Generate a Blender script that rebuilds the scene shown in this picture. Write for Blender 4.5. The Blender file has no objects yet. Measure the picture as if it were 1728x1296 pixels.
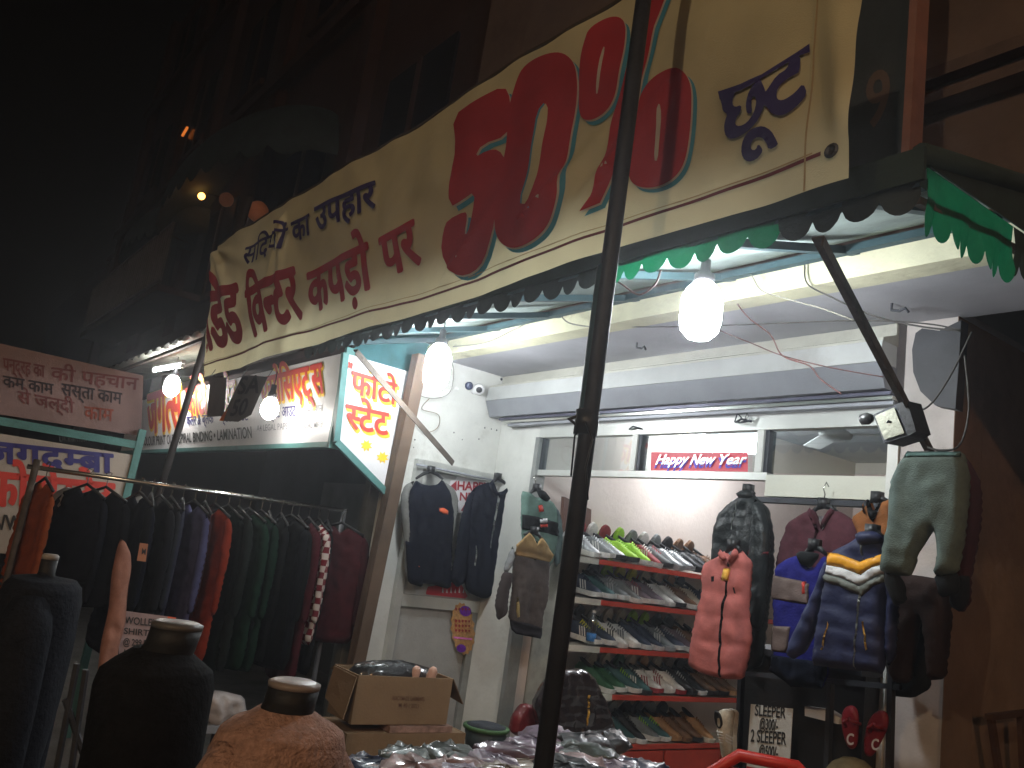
import bpy, bmesh, math, random
from mathutils import Vector, Matrix, noise
from mathutils.geometry import delaunay_2d_cdt
random.seed(7)
SC = bpy.context.scene
COL = SC.collection
R = math.radians
# ------------------------------------------------------------------ camera
F_PX, PITCH, ROLL, YAW = 1421.8, .19678, .14563, R(-54.54)
EYE = Vector((0, 0, 1.5))
def _basis():
    cp, sp = math.cos(PITCH), math.sin(PITCH)
    f, u, r = Vector((0, cp, sp)), Vector((0, -sp, cp)), Vector((1, 0, 0))
    rr = math.cos(ROLL)*r + math.sin(ROLL)*u
    uu = -math.sin(ROLL)*r + math.cos(ROLL)*u
    M = Matrix(((math.cos(YAW), math.sin(YAW), 0), (-math.sin(YAW), math.cos(YAW), 0), (0, 0, 1)))
    return M @ f, M @ rr, M @ uu
FW, RI, UP = _basis()
cam = bpy.data.cameras.new('camera'); camo = bpy.data.objects.new('camera', cam); COL.objects.link(camo)
m = Matrix((RI, UP, -FW)).transposed().to_4x4(); m.translation = EYE
camo.matrix_world = m
cam.sensor_width = 36; cam.lens = F_PX/1728*36; cam.clip_end = 500; cam.clip_start = .05
SC.camera = camo
# ------------------------------------------------------------------ sky, exposure
W = bpy.data.worlds.new('World'); SC.world = W; W.use_nodes = True
nt = W.node_tree; bg = nt.nodes['Background']
sky = nt.nodes.new('ShaderNodeTexSky'); sky.sky_type = 'NISHITA'; sky.sun_disc = False
sky.sun_elevation = R(2); sky.sun_rotation = R(150)
tint = nt.nodes.new('ShaderNodeMixRGB'); tint.blend_type = 'MULTIPLY'; tint.inputs[0].default_value = 1
tint.inputs[2].default_value = (1, .6, .42, 1)
nt.links.new(sky.outputs[0], tint.inputs[1]); nt.links.new(tint.outputs[0], bg.inputs[0])
bg.inputs[1].default_value = .0014
SC.view_settings.view_transform = 'Standard'; SC.view_settings.look = 'None'
SC.view_settings.exposure = 0; SC.view_settings.gamma = 1
SC.render.engine = 'CYCLES'; SC.cycles.use_denoising = True
SC.cycles.sample_clamp_indirect = 4; SC.cycles.max_bounces = 7
BULB_E, TUBE_E, STREET_W = 125, 62, 500
# ------------------------------------------------------------------ pixel of the photo -> point on a plane of the place
def ray(px, py): return FW*F_PX + RI*(px-864) + UP*(648-py)
def at(px, py, ax, val):
    v = ray(px, py); i = 'XYZ'.index(ax)
    return EYE + v*((val-EYE[i])/v[i])
# ------------------------------------------------------------------ materials
MATS = {}
def mat(name, col, rough=.7, spec=.35, metal=0, var=.18, scale=6, bump=.15, bscale=90, trans=0, coat=0, emit=0, dirt=0, wave=0, tcol=None):
    if name in MATS: return MATS[name]
    m = bpy.data.materials.new(name); m.use_nodes = True; n = m.node_tree; L = n.links.new
    b = n.nodes['Principled BSDF']; out = n.nodes['Material Output']
    tc = n.nodes.new('ShaderNodeTexCoord')
    nz = n.nodes.new('ShaderNodeTexNoise'); nz.inputs['Scale'].default_value = scale; nz.inputs['Detail'].default_value = 6; nz.inputs['Roughness'].default_value = .62
    L(tc.outputs['Object'], nz.inputs[0])
    rp = n.nodes.new('ShaderNodeValToRGB'); rp.color_ramp.elements[0].position = .3; rp.color_ramp.elements[1].position = .7
    rp.color_ramp.elements[0].color = (*[c*(1-var) for c in col], 1); rp.color_ramp.elements[1].color = (*[min(1, c*(1+var)) for c in col], 1)
    L(nz.outputs[0], rp.inputs[0]); src = rp.outputs[0]
    if dirt:
        n2 = n.nodes.new('ShaderNodeTexNoise'); n2.inputs['Scale'].default_value = scale*.55; n2.inputs['Detail'].default_value = 10; n2.inputs['Roughness'].default_value = .75
        L(tc.outputs['Object'], n2.inputs[0])
        r2 = n.nodes.new('ShaderNodeValToRGB'); r2.color_ramp.elements[0].position = .56; r2.color_ramp.elements[1].position = .68
        L(n2.outputs[0], r2.inputs[0])
        mu = n.nodes.new('ShaderNodeMath'); mu.operation = 'MULTIPLY'; mu.inputs[1].default_value = dirt; L(r2.outputs[0], mu.inputs[0])
        mx = n.nodes.new('ShaderNodeMixRGB'); mx.inputs[2].default_value = (col[0]*.35, col[1]*.3, col[2]*.24, 1)
        L(mu.outputs[0], mx.inputs[0]); L(src, mx.inputs[1]); src = mx.outputs[0]
    L(src, b.inputs['Base Color'])
    b.inputs['Roughness'].default_value = rough; b.inputs['Metallic'].default_value = metal
    b.inputs['Coat Weight'].default_value = coat; b.inputs['Coat Roughness'].default_value = .12
    b.inputs['Specular IOR Level'].default_value = spec
    if emit: b.inputs['Emission Color'].default_value = (*col, 1); b.inputs['Emission Strength'].default_value = emit
    if bump:
        if wave:
            nb = n.nodes.new('ShaderNodeTexWave'); nb.inputs['Scale'].default_value = wave; nb.inputs['Distortion'].default_value = 1.5
        else:
            nb = n.nodes.new('ShaderNodeTexNoise'); nb.inputs['Scale'].default_value = bscale; nb.inputs['Detail'].default_value = 4
        L(tc.outputs['Object'], nb.inputs[0])
        bp = n.nodes.new('ShaderNodeBump'); bp.inputs['Strength'].default_value = bump; bp.inputs['Distance'].default_value = .01
        L(nb.outputs[0], bp.inputs['Height']); L(bp.outputs[0], b.inputs['Normal'])
    if trans:
        t = n.nodes.new('ShaderNodeBsdfTranslucent'); ms = n.nodes.new('ShaderNodeMixShader'); ms.inputs[0].default_value = trans
        if tcol: t.inputs[0].default_value = (*tcol, 1)
        else: L(src, t.inputs[0])
        L(b.outputs[0], ms.inputs[1]); L(t.outputs[0], ms.inputs[2]); L(ms.outputs[0], out.inputs[0])
    MATS[name] = m; return m
def emissive(name, col, s):
    m = bpy.data.materials.new(name); m.use_nodes = True; n = m.node_tree; b = n.nodes['Principled BSDF']
    b.inputs['Base Color'].default_value = (*col, 1); b.inputs['Emission Color'].default_value = (*col, 1); b.inputs['Emission Strength'].default_value = s
    MATS[name] = m; return m
def glassmat(name, gloss=.12, tint=(.9, .95, .95), rough=.02):
    m = bpy.data.materials.new(name); m.use_nodes = True; n = m.node_tree; L = n.links.new
    n.nodes.remove(n.nodes['Principled BSDF'])
    t = n.nodes.new('ShaderNodeBsdfTransparent'); t.inputs[0].default_value = (*tint, 1)
    g = n.nodes.new('ShaderNodeBsdfGlossy'); g.inputs['Roughness'].default_value = rough
    ms = n.nodes.new('ShaderNodeMixShader'); ms.inputs[0].default_value = gloss
    L(t.outputs[0], ms.inputs[1]); L(g.outputs[0], ms.inputs[2]); L(ms.outputs[0], n.nodes['Material Output'].inputs[0])
    MATS[name] = m; return m
cloth = lambda name, col, **k: mat('cloth_'+name, col, spec=.12, rough=k.pop('rough', .92), var=k.pop('var', .22), scale=k.pop('scale', 14), bump=k.pop('bump', .35), bscale=k.pop('bscale', 220), **k)
white_plaster = mat('white_plaster', (.66, .66, .62), .85, var=.12, scale=3, bump=.25, bscale=25, dirt=.35)
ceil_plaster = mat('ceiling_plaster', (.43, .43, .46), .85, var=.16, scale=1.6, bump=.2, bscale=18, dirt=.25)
cream_beam = mat('cream_beam_paint', (.66, .64, .46), .8, var=.14, scale=5, bump=.4, bscale=30, dirt=.55)
pink_plaster = mat('pale_pink_plaster', (.68, .59, .54), .8, var=.1, scale=2, bump=.15, bscale=25, dirt=.12)
brown_wall = mat('brown_plaster', (.22, .15, .11), .85, var=.25, scale=3, bump=.5, bscale=20, dirt=.4)
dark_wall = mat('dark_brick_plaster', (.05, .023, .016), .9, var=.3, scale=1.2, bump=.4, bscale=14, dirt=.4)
alu = mat('aluminium', (.62, .63, .6), .42, metal=.55, var=.1, scale=5, bump=.06)
alu_dark = mat('aged_aluminium', (.3, .31, .3), .5, metal=.5, var=.2, scale=6, bump=.1, dirt=.3)
hood = mat('hood_metal', (.6, .61, .6), .38, metal=.35, var=.12, scale=3, bump=.12, bscale=12, dirt=.25)
grey_metal = mat('grey_metal', (.3, .31, .34), .5, metal=.3, var=.15)
dark_metal = mat('dark_metal', (.045, .047, .055), .5, metal=.3, var=.3, scale=9, bump=.2)
black_plastic = mat('black_plastic', (.02, .02, .022), .4, var=.2)
rust_metal = mat('rusty_angle_iron', (.09, .07, .055), .7, metal=.3, var=.35, scale=18, bump=.3)
wood = mat('brown_wood', (.24, .15, .09), .65, var=.25, scale=5, bump=.25, wave=6)
steel = mat('bright_steel', (.7, .7, .66), .22, metal=1, var=.05, bump=.03)
banner_cloth = mat('banner_cloth', (.62, .57, .36), .8, var=.09, scale=3, bump=.25, bscale=260, trans=.3, dirt=.12)
red_paint = mat('red_paint', (.4, .03, .04), .8, var=.12, trans=.2)
navy_paint = mat('navy_paint', (.04, .03, .14), .8, var=.12, trans=.1)
cyan_paint = mat('cyan_paint', (.07, .28, .42), .8, var=.12, trans=.2)
pale_paint = mat('pale_paint', (.55, .5, .42), .8, var=.12, trans=.2)
hem_paint = mat('maroon_stitching', (.16, .04, .05), .8)
sign_white = mat('sign_white', (.68, .66, .67), .45, var=.08, scale=2.5, bump=.05, dirt=.2)
sign_pink = mat('sign_faded_pink', (.21, .135, .125), .6, var=.2, scale=3, dirt=.35)
sign_cream = mat('sign_cream', (.38, .33, .28), .5, var=.1, scale=3, dirt=.25)
sign_red = mat('sign_red', (.55, .045, .03), .5, var=.08, bump=0)
sign_yellow = mat('sign_yellow', (.85, .55, .04), .5, var=.08, bump=0)
sign_navy = mat('sign_navy', (.035, .03, .16), .5, var=.08, bump=0)
sign_black = mat('sign_black', (.03, .03, .03), .5, var=.08, bump=0)
turquoise = mat('turquoise_paint', (.08, .21, .2), .55, var=.2, scale=8, bump=.2, dirt=.35)
green_canvas = mat('green_canvas', (.012, .07, .038), .7, var=.6, scale=9, bump=.3, bscale=60, trans=.4, tcol=(.0, .10, .04))
green_border = mat('dark_green_canvas', (.02, .035, .03), .8, var=.3, trans=.05)
sheet_under = mat('grey_green_sheet', (.28, .34, .32), .7, var=.25, scale=5, bump=.2, dirt=.4)
teal_metal = mat('teal_painted_metal', (.035, .07, .08), .5, var=.25, scale=8)
dark_canvas = mat('dark_teal_canvas', (.03, .045, .05), .85, var=.3, scale=5, bump=.3)
cardboard = mat('cardboard', (.26, .17, .095), .8, var=.12, scale=5, bump=.15)
cardboard_in = mat('cardboard_inside', (.17, .11, .065), .85, var=.15)
concrete = mat('pavement_concrete', (.13, .125, .12), .85, var=.3, scale=4, bump=.5, bscale=40, dirt=.5)
tile = mat('shop_tile', (.4, .38, .35), .4, var=.12, scale=3)
red_shelf = mat('red_shelf_paint', (.5, .05, .025), .4, var=.15, scale=8, bump=.08)
cream_shelf = mat('cream_shelf_paint', (.6, .58, .5), .5, var=.12)
white_plastic = mat('white_plastic', (.75, .75, .75), .35, var=.05)
skin = mat('mannequin_skin', (.6, .36, .27), .5, var=.08)
glass = glassmat('window_glass')
bulb_mat = emissive('lit_bulb', (.92, .97, 1), BULB_E)
dim_bulb = emissive('lit_small_bulb', (1, .97, .9), 75)
tube_mat = emissive('lit_tube', (.93, .97, 1), TUBE_E)
sodium = emissive('sodium_glow', (1, .42, .08), 9)
# ------------------------------------------------------------------ mesh builder
class MB:
    def __init__(s): s.v = []; s.f = []; s.mi = []; s.k = 0
    def face(s, *ids): s.f.append(ids); s.mi.append(s.k)
    def add(s, vs, fs):
        b = len(s.v); s.v += [Vector(p) for p in vs]
        for f in fs: s.f.append(tuple(b+i for i in f)); s.mi.append(s.k)
        return s
    def obox(s, c, a, b, d):
        c, a, b, d = map(Vector, (c, a, b, d))
        vs = [c+i*a+j*b+k*d for k in (-1, 1) for j in (-1, 1) for i in (-1, 1)]
        fl = a.cross(b).dot(d) < 0
        fs = [(0, 2, 3, 1), (4, 5, 7, 6), (0, 1, 5, 4), (1, 3, 7, 5), (3, 2, 6, 7), (2, 0, 4, 6)]
        return s.add(vs, [f[::-1] for f in fs] if fl else fs)
    def box(s, x0, x1, y0, y1, z0, z1):
        return s.obox(((x0+x1)/2, (y0+y1)/2, (z0+z1)/2), ((x1-x0)/2, 0, 0), (0, (y1-y0)/2, 0), (0, 0, (z1-z0)/2))
    def bar(s, p, q, w, h=None, side=None):
        p, q = Vector(p), Vector(q); d = q-p; h = h or w
        sd = Vector(side) if side else (Vector((0, 0, 1)) if abs(d.normalized().z) < .9 else Vector((1, 0, 0)))
        a = d.cross(sd).normalized(); b = a.cross(d).normalized()
        return s.obox((p+q)/2, d/2, a*w/2, b*h/2)
    def tube(s, pts, r, n=8, cap=True):
        pts = [Vector(p) for p in pts]; rs = r if isinstance(r, (list, tuple)) else [r]*len(pts)
        b = len(s.v); prev = None
        for i, p in enumerate(pts):
            d = (pts[min(i+1, len(pts)-1)]-pts[max(i-1, 0)]).normalized()
            a = prev if prev else (Vector((0, 0, 1)) if abs(d.z) < .9 else Vector((1, 0, 0)))
            a = (a-d*a.dot(d)).normalized(); prev = a; c = d.cross(a)
            for j in range(n):
                t = 2*math.pi*j/n; s.v.append(p+(a*math.cos(t)+c*math.sin(t))*rs[i])
        for i in range(len(pts)-1):
            for j in range(n):
                k = (j+1) % n; s.face(b+i*n+j, b+i*n+k, b+(i+1)*n+k, b+(i+1)*n+j)
        if cap:
            s.face(*[b+j for j in range(n)][::-1]); s.face(*[b+(len(pts)-1)*n+j for j in range(n)])
        return s
    def rings(s, rings, cap0=True, cap1=True):
        n = len(rings[0]); b = len(s.v)
        for r_ in rings: s.v += [Vector(p) for p in r_]
        for i in range(len(rings)-1):
            for j in range(n):
                k = (j+1) % n; s.face(b+i*n+j, b+i*n+k, b+(i+1)*n+k, b+(i+1)*n+j)
        if cap0: s.face(*[b+j for j in range(n)][::-1])
        if cap1: s.face(*[b+(len(rings)-1)*n+j for j in range(n)])
        return s
    def lathe(s, c, prof, n=20, axis=(0, 0, 1)):
        ax = Vector(axis).normalized(); a = Vector((1, 0, 0)) if abs(ax.x) < .9 else Vector((0, 1, 0))
        a = (a-ax*a.dot(ax)).normalized(); e = ax.cross(a); c = Vector(c)
        return s.rings([[c+ax*z+(a*math.cos(2*math.pi*j/n)+e*math.sin(2*math.pi*j/n))*max(r, 1e-4) for j in range(n)] for r, z in prof])
    def prism(s, poly, vec):
        poly = [Vector(p) for p in poly]; vec = Vector(vec); n = len(poly)
        return s.add(poly+[p+vec for p in poly], [tuple(range(n))[::-1], tuple(range(n, 2*n))]+[(i, (i+1) % n, (i+1) % n+n, i+n) for i in range(n)])
ORG = {}
def link(name, mb, m, root=None, smooth=False, org=None, fix=True):
    o3 = Vector(org) if org is not None else (ORG[root] if root else Vector((0, 0, 0)))
    me = bpy.data.meshes.new(name)
    me.from_pydata([v-o3 for v in mb.v], [], mb.f); me.update()
    ms = m if isinstance(m, (list, tuple)) else [m]
    for x in ms: me.materials.append(x)
    if len(ms) > 1: me.polygons.foreach_set('material_index', mb.mi)
    if fix:
        bm = bmesh.new(); bm.from_mesh(me); bmesh.ops.recalc_face_normals(bm, faces=bm.faces); bm.to_mesh(me); bm.free()
    if smooth: me.polygons.foreach_set('use_smooth', [True]*len(me.polygons))
    ob = bpy.data.objects.new(name, me); COL.objects.link(ob)
    if root: ob.parent = root
    else: ob.location = o3
    ORG[ob] = o3
    return ob
def tag(o, label, cat, group=None):
    o['label'] = label; o['category'] = cat
    if group: o['group'] = group
    return o
def thing(name, label, cat, loc, group=None):
    o = bpy.data.objects.new(name, None); COL.objects.link(o); o.location = loc; o.empty_display_size = .1
    ORG[o] = Vector(loc); return tag(o, label, cat, group)
def single(name, mb, m, label, cat, loc, group=None, smooth=False):
    return tag(link(name, mb, m, None, smooth, org=loc), label, cat, group)
def struct(name, mb, m, kind='structure'):
    o = link(name, mb, m); o['kind'] = kind; return o
def copy_tree(o, parent=None):
    c = o.copy(); COL.objects.link(c); c.parent = parent
    for ch in o.children: copy_tree(ch, c)
    return c
def smoothpoly(pts, it=2, k=.25):
    for _ in range(it):
        q = []
        for i in range(len(pts)):
            a, b = pts[i], pts[(i+1) % len(pts)]
            q += [(a[0]*(1-k)+b[0]*k, a[1]*(1-k)+b[1]*k), (a[0]*k+b[0]*(1-k), a[1]*k+b[1]*(1-k))]
        pts = q
    return pts
# ------------------------------------------------------------------ lettering
_glyph = {}
DEV = lambda t: any('\u0900' <= c <= '\u097f' for c in t)
def raw_text(t, off, shear=0, half=False):
    k = (t, off, shear, half)
    if k in _glyph: return _glyph[k]
    cu = bpy.data.curves.new('t', 'FONT'); cu.body = t; cu.size = 1; cu.offset = off; cu.shear = shear; cu.resolution_u = 4; cu.fill_mode = 'FRONT'
    ob = bpy.data.objects.new('t', cu); COL.objects.link(ob)
    bpy.context.view_layer.update()
    me = bpy.data.meshes.new_from_object(ob.evaluated_get(bpy.context.evaluated_depsgraph_get()))
    bm = bmesh.new(); bm.from_mesh(me)
    if half:
        xs = [v.co.x for v in bm.verts]; x1 = max(xs)
        bmesh.ops.bisect_plane(bm, geom=bm.verts[:]+bm.edges[:]+bm.faces[:], plane_co=(min(xs)+(x1-min(xs))*half, 0, 0), plane_no=(1, 0, 0), clear_outer=True)
    vs = [(v.co.x, v.co.y) for v in bm.verts]; bm.verts.index_update()
    fs = [tuple(v.index for v in f.verts) for f in bm.faces]; bm.free()
    bpy.data.objects.remove(ob); bpy.data.curves.remove(cu); bpy.data.meshes.remove(me)
    _glyph[k] = (vs, fs); return vs, fs
HEADY = max(y for x, y in raw_text('क', 0)[0]); CAPY = max(y for x, y in raw_text('H', 0)[0])
def text2d(tokens, off=.02):
    """tokens: string or list of strings; ('x', .6) is a half form cut at that share of its width. Returns verts in 0..1 x 0..1 letter space"""
    if isinstance(tokens, str): tokens = [tokens]
    V, Fc, x = [], [], 0
    for t in tokens:
        half = False
        if isinstance(t, tuple): t, half = t
        if t == ' ': x += .25; continue
        vs, fs = raw_text(t, off, 0, half)
        b = len(V); mx = max(p[0] for p in vs)
        V += [(p[0]+x, p[1]) for p in vs]; Fc += [tuple(b+i for i in f) for f in fs]; x += mx-off*1.2
    h = HEADY if any(DEV(t if isinstance(t, str) else t[0]) for t in tokens) else CAPY
    return [(a/x, c/h) for a, c in V], Fc
def cut_grid(vs, fs, step):
    bm = bmesh.new(); bv = [bm.verts.new((a, b, 0)) for a, b in vs]
    for f in fs:
        try: bm.faces.new([bv[i] for i in f])
        except ValueError: pass
    for ax in (0, 1):
        lo = min(v[ax] for v in vs); hi = max(v[ax] for v in vs); c = math.floor(lo/step)*step+step
        while c < hi:
            co = [0, 0, 0]; no = [0, 0, 0]; co[ax] = c; no[ax] = 1
            bmesh.ops.bisect_plane(bm, geom=bm.verts[:]+bm.edges[:]+bm.faces[:], plane_co=co, plane_no=no); c += step
    bm.verts.index_update()
    r = [(v.co.x, v.co.y) for v in bm.verts], [tuple(v.index for v in f.verts) for f in bm.faces]
    bm.free(); return r
def letter(tokens, ax, val, bl, br, tl, m, root, off=.02, lift=.004, surf=None, name='lettering', shift=(0, 0)):
    """flat print: bl, br = baseline ends, tl = top left of the letters, as seen in the photo, on the plane ax=val"""
    O, B, T = (at(*p, ax, val) for p in (bl, br, tl))
    ex, ey = B-O, T-O
    v0, f0 = text2d(tokens, .008); d = max(0, off-.008)*1.1; vs, fs = [], []; asp = ey.length/max(ex.length, 1e-6)
    offs = [(0, 0)] if d < .004 else [(math.cos(a)*d*asp, math.sin(a)*d) for a in (math.pi*2*q/(8 if d > .02 else 4) for q in range(8 if d > .02 else 4))]
    for q, (dx, dy) in enumerate(offs):
        b = len(vs); vs += [(a+dx, c+dy) for a, c in v0]; fs += [tuple(b+i for i in f) for f in f0]
    lay = [q for q in range(len(offs)) for _ in v0]
    nrm = {'X': Vector((1, 0, 0)), 'Y': Vector((0, -1, 0))}[ax]
    P = [O+ex*a+ey*b+Vector((shift[0] if ax == 'Y' else 0, shift[0] if ax == 'X' else 0, shift[1])) for a, b in vs]
    mb = MB()
    if surf and len(offs) > 1:
        for q in range(len(offs)):
            n_ = len(v0); v2, f2 = cut_grid([(p.x, p.z) for p in P[q*n_:(q+1)*n_]], f0, .022)
            f2 = [f for f in f2 if all(v2[i][0] > bTL.x+.03+(bBL.x-bTL.x)*(bTL.z-v2[i][1])/(bTL.z-bBL.z) for i in f)]
            mb.add([surf(a, b, lift+.00025*q) for a, b in v2], f2)
    elif surf:
        v2, f2 = cut_grid([(p.x, p.z) for p in P], fs, .022)
        f2 = [f for f in f2 if all(v2[i][0] > bTL.x+.03+(bBL.x-bTL.x)*(bTL.z-v2[i][1])/(bTL.z-bBL.z) for i in f)]
        mb.add([surf(a, b, lift) for a, b in v2], f2)
    else: mb.add([p+nrm*(lift+.00022*q) for p, q in zip(P, lay)], fs)
    return link(name, mb, m, root, fix=False)
def decal(poly, ax, val, m, root, lift=.004, surf=None, name='print', sm=0):
    """flat painted shape traced on its own plane"""
    if sm: poly = smoothpoly(poly, sm)
    P = [at(*p, ax, val) for p in poly]
    q = [Vector((p.x, p.z)) if ax == 'Y' else Vector((p.y, p.z)) for p in P]
    r = delaunay_2d_cdt(q, [], [tuple(range(len(q)))], 1, 1e-5)
    mb = MB()
    if surf:
        v2, f2 = cut_grid([(p.x, p.y) for p in r[0]], r[2], .022); mb.add([surf(a, b, lift) for a, b in v2], f2)
    elif ax == 'Y': mb.add([(p.x, val-lift, p.y) for p in r[0]], r[2])
    else: mb.add([(val+lift, p.x, p.y) for p in r[0]], r[2])
    return link(name, mb, m, root, fix=False)
# ------------------------------------------------------------------ soft, thick sheets (garments) on a plane of the place
def inside(p, poly):
    c = False; j = len(poly)-1
    for i in range(len(poly)):
        if (poly[i][1] > p[1]) != (poly[j][1] > p[1]) and p[0] < (poly[j][0]-poly[i][0])*(p[1]-poly[i][1])/(poly[j][1]-poly[i][1]+1e-12)+poly[i][0]: c = not c
        j = i
    return c
def edist(p, poly):
    best = 9
    for i in range(len(poly)):
        a, b = poly[i-1], poly[i]; dx, dy = b[0]-a[0], b[1]-a[1]
        t = max(0, min(1, ((p[0]-a[0])*dx+(p[1]-a[1])*dy)/(dx*dx+dy*dy+1e-12)))
        best = min(best, math.hypot(p[0]-a[0]-t*dx, p[1]-a[1]-t*dy))
    return best
def depthfn(poly, thick, fold, quilt, seed):
    thick = min(thick, .055); w = max(thick*.55, .01)
    def f(p, d=None):
        d = edist(p, poly) if d is None else d
        t = 1-min(1, d/w); h = math.sqrt(max(0, 1-t*t))
        nv = lambda a, b, c: noise.noise(Vector((a, b, c)))
        ridge = 1-abs(nv(p[0]*11+seed, p[1]*2.3, seed*1.7))*2.2
        nz = ridge*.55+nv(p[0]*26+p[1]*9, p[1]*7-p[0]*5, seed+5)*.5+(1-abs(nv(p[0]*6-p[1]*13, p[1]*10+p[0]*8, seed+9))*2.4)*.5
        q = 1
        if quilt:
            s_ = abs(math.sin(math.pi*(p[1]+nv(p[0]*4, p[1]*2, seed)*.02+nv(p[0]*14, p[1]*9, seed)*.008)/quilt)); q = .6+.4*s_**.5
        return h, thick*.5*h*q+fold*nz*min(1, d/.035)
    return f
def puffpoly(poly, to3, thick=.05, res=.016, fold=.012, quilt=0, seed=0, sm=1, back=.5, ref=None, lift=0):
    poly = smoothpoly(poly, sm, .14 if sm == 1 else .25) if sm else poly
    x0, x1 = min(p[0] for p in poly), max(p[0] for p in poly); y0, y1 = min(p[1] for p in poly), max(p[1] for p in poly)
    out = [poly[0]]                                     # resample outline
    for i in range(len(poly)):
        a, b = poly[i], poly[(i+1) % len(poly)]; n = max(1, round(math.hypot(b[0]-a[0], b[1]-a[1])/res))
        for k in range(1, n+1):
            p = (a[0]+(b[0]-a[0])*k/n, a[1]+(b[1]-a[1])*k/n)
            if math.hypot(p[0]-out[-1][0], p[1]-out[-1][1]) > res*.5: out.append(p)
    if math.hypot(out[0][0]-out[-1][0], out[0][1]-out[-1][1]) < res*.5: out.pop()
    rnd = random.Random(seed); pts = []
    y = y0; row = 0
    while y < y1:
        x = x0+(row % 2)*res/2
        while x < x1:
            p = (x+rnd.uniform(-.1, .1)*res, y+rnd.uniform(-.1, .1)*res)
            if inside(p, out) and edist(p, out) > res*.45: pts.append(p)
            x += res
        y += res*.87; row += 1
    r = delaunay_2d_cdt([Vector(p) for p in out+pts], [], [tuple(range(len(out)))], 1, 1e-6)
    V, T = r[0], r[2]
    ds = [edist(p, out) for p in V]; bidx = {i for i, d in enumerate(ds) if d < 1e-5}
    mb = MB(); own = depthfn(out, thick, fold, quilt, seed)
    if ref:
        fr = [ref(p)[1]+(.0015 if i in bidx else lift) for i, p in enumerate(V)]; bk = [a-.006 for a in fr]
    else:
        hh = [own(p, d) for p, d in zip(V, ds)]; fr = [h[1] for h in hh]; bk = [-thick*back*h[0] for h in hh]
    n = len(V); mb.v = [to3(p.x, p.y, a) for p, a in zip(V, fr)]+[to3(p.x, p.y, b) for p, b in zip(V, bk)]
    for t in T:
        mb.face(*t); mb.face(*[(i if i in bidx else i+n) for i in t][::-1])
    return mb
def garment(name, label, cat, ax, val, outline, cmat, thick=.06, quilt=0, fold=.014, seed=0, pieces=(), hanger=None, group=None, res=.016, sm=1):
    """outline: the cut of the garment on its own hanging plane; pieces: (part name, outline, material, thickness, lift)"""
    P = [at(*p, ax, val) for p in outline]
    top = max(P, key=lambda p: p.z); loc = Vector((sum(p.x for p in P)/len(P), sum(p.y for p in P)/len(P), top.z))
    root = thing(name, label, cat, loc, group)
    nrm = {'X': Vector((1, 0, 0)), 'Y': Vector((0, -1, 0))}[ax]
    def to3(off):
        return (lambda a, b, d: Vector((a, val-d-off, b))) if ax == 'Y' else (lambda a, b, d: Vector((val+d+off, a, b)))
    uv = lambda o: [((p.x if ax == 'Y' else p.y), p.z) for p in (at(*q, ax, val) for q in o)]
    link('body', puffpoly(uv(outline), to3(0), thick, res, fold, quilt, seed, sm), cmat, root, True)
    ref = depthfn(smoothpoly(uv(outline), sm, .14) if sm else uv(outline), thick, fold, quilt, seed)
    for i, pc in enumerate(pieces):
        nm, po, pm, th, lf = pc[:5]
        if nm.split('_')[0] not in ('sleeve', 'cuff', 'collar', 'neck', 'chest') or nm in ('chest_stripe', 'chest_band'):
            link(nm, puffpoly(uv(po), to3(0), th, min(res, .012), 0, 0, seed+i+1, 0, ref=ref, lift=.012 if nm in ('price_tag', 'tag') else .006), pm, root, True); continue
        link(nm, puffpoly(uv(po), to3(lf), th, pc[5] if len(pc) > 5 else res, fold*(.8 if th > .02 else .05), pc[6] if len(pc) > 6 else 0, seed+i+1, pc[7] if len(pc) > 7 else sm), pm, root, True)
    if hanger:
        a, b, c, h = (at(*p, ax, val) for p in hanger)      # left shoulder, neck, right shoulder, hook top
        mb = MB(); mb.tube([a, (a+b)/2+Vector((0, 0, .008)), b], [.008, .012, .014], 8); mb.tube([b, (c+b)/2+Vector((0, 0, .008)), c], [.014, .012, .008], 8)
        mb.box(b.x-.02, b.x+.02, b.y-.02, b.y+.02, b.z-.01, b.z+.035)
        ho = link('hanger', mb, black_plastic, root, True)
        s2 = MB(); k = (h-b).length*.5
        s2.tube([b+Vector((0, 0, .03)), b+(h-b)*.5, b+(h-b)*.7+nrm*k*.3, h, b+(h-b)*.85-nrm*k*.4], .003, 6)
        link('hook', s2, steel, ho, True)
    return root
# ================================================================== LARGE STRUCTURE
g = MB(); g.box(-60, 30, -30, 40, -.3, 0); struct('pavement', g, concrete)
LW, SH, BM_, XR, ZC = -4.97, 3.5, 2.85, -1.7, 2.75     # left wall, shutter line, beam front, right return, slab height
b = thing('shop_building', 'open clothes shop with white painted left wall and cream beam under its concrete slab', 'building', (-3.3, 4.5, 0))
mb = MB(); mb.box(-5.1, 1.5, BM_+.12, 3.5, ZC, ZC+.13); link('slab', mb, ceil_plaster, b)
mb = MB(); mb.box(-5.1, 1.5, BM_, BM_+.118, ZC-.004, ZC+.12); link('beam', mb, cream_beam, b)
mb = MB(); mb.box(LW-.13, LW, 2.69, 3.5, 0, ZC-.002); link('side_wall', mb, white_plaster, b)
mb = MB(); mb.box(LW-.13, -4.5, 3.56, 7.5, 0, 2.9); link('interior_left_wall', mb, pink_plaster, b)
mb = MB(); mb.box(LW-.13, -4.49, 3.502, 3.558, 0, 2.74); link('entrance_return', mb, white_plaster, b)
mb = MB(); mb.box(-4.498, 1, 7.3, 7.45, 0, 2.9); link('back_wall', mb, pink_plaster, b)
mb = MB(); mb.box(-4.498, XR-.2, 3.53, 7.298, 2.8, 2.93); link('interior_ceiling', mb, ceil_plaster, b)
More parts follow.
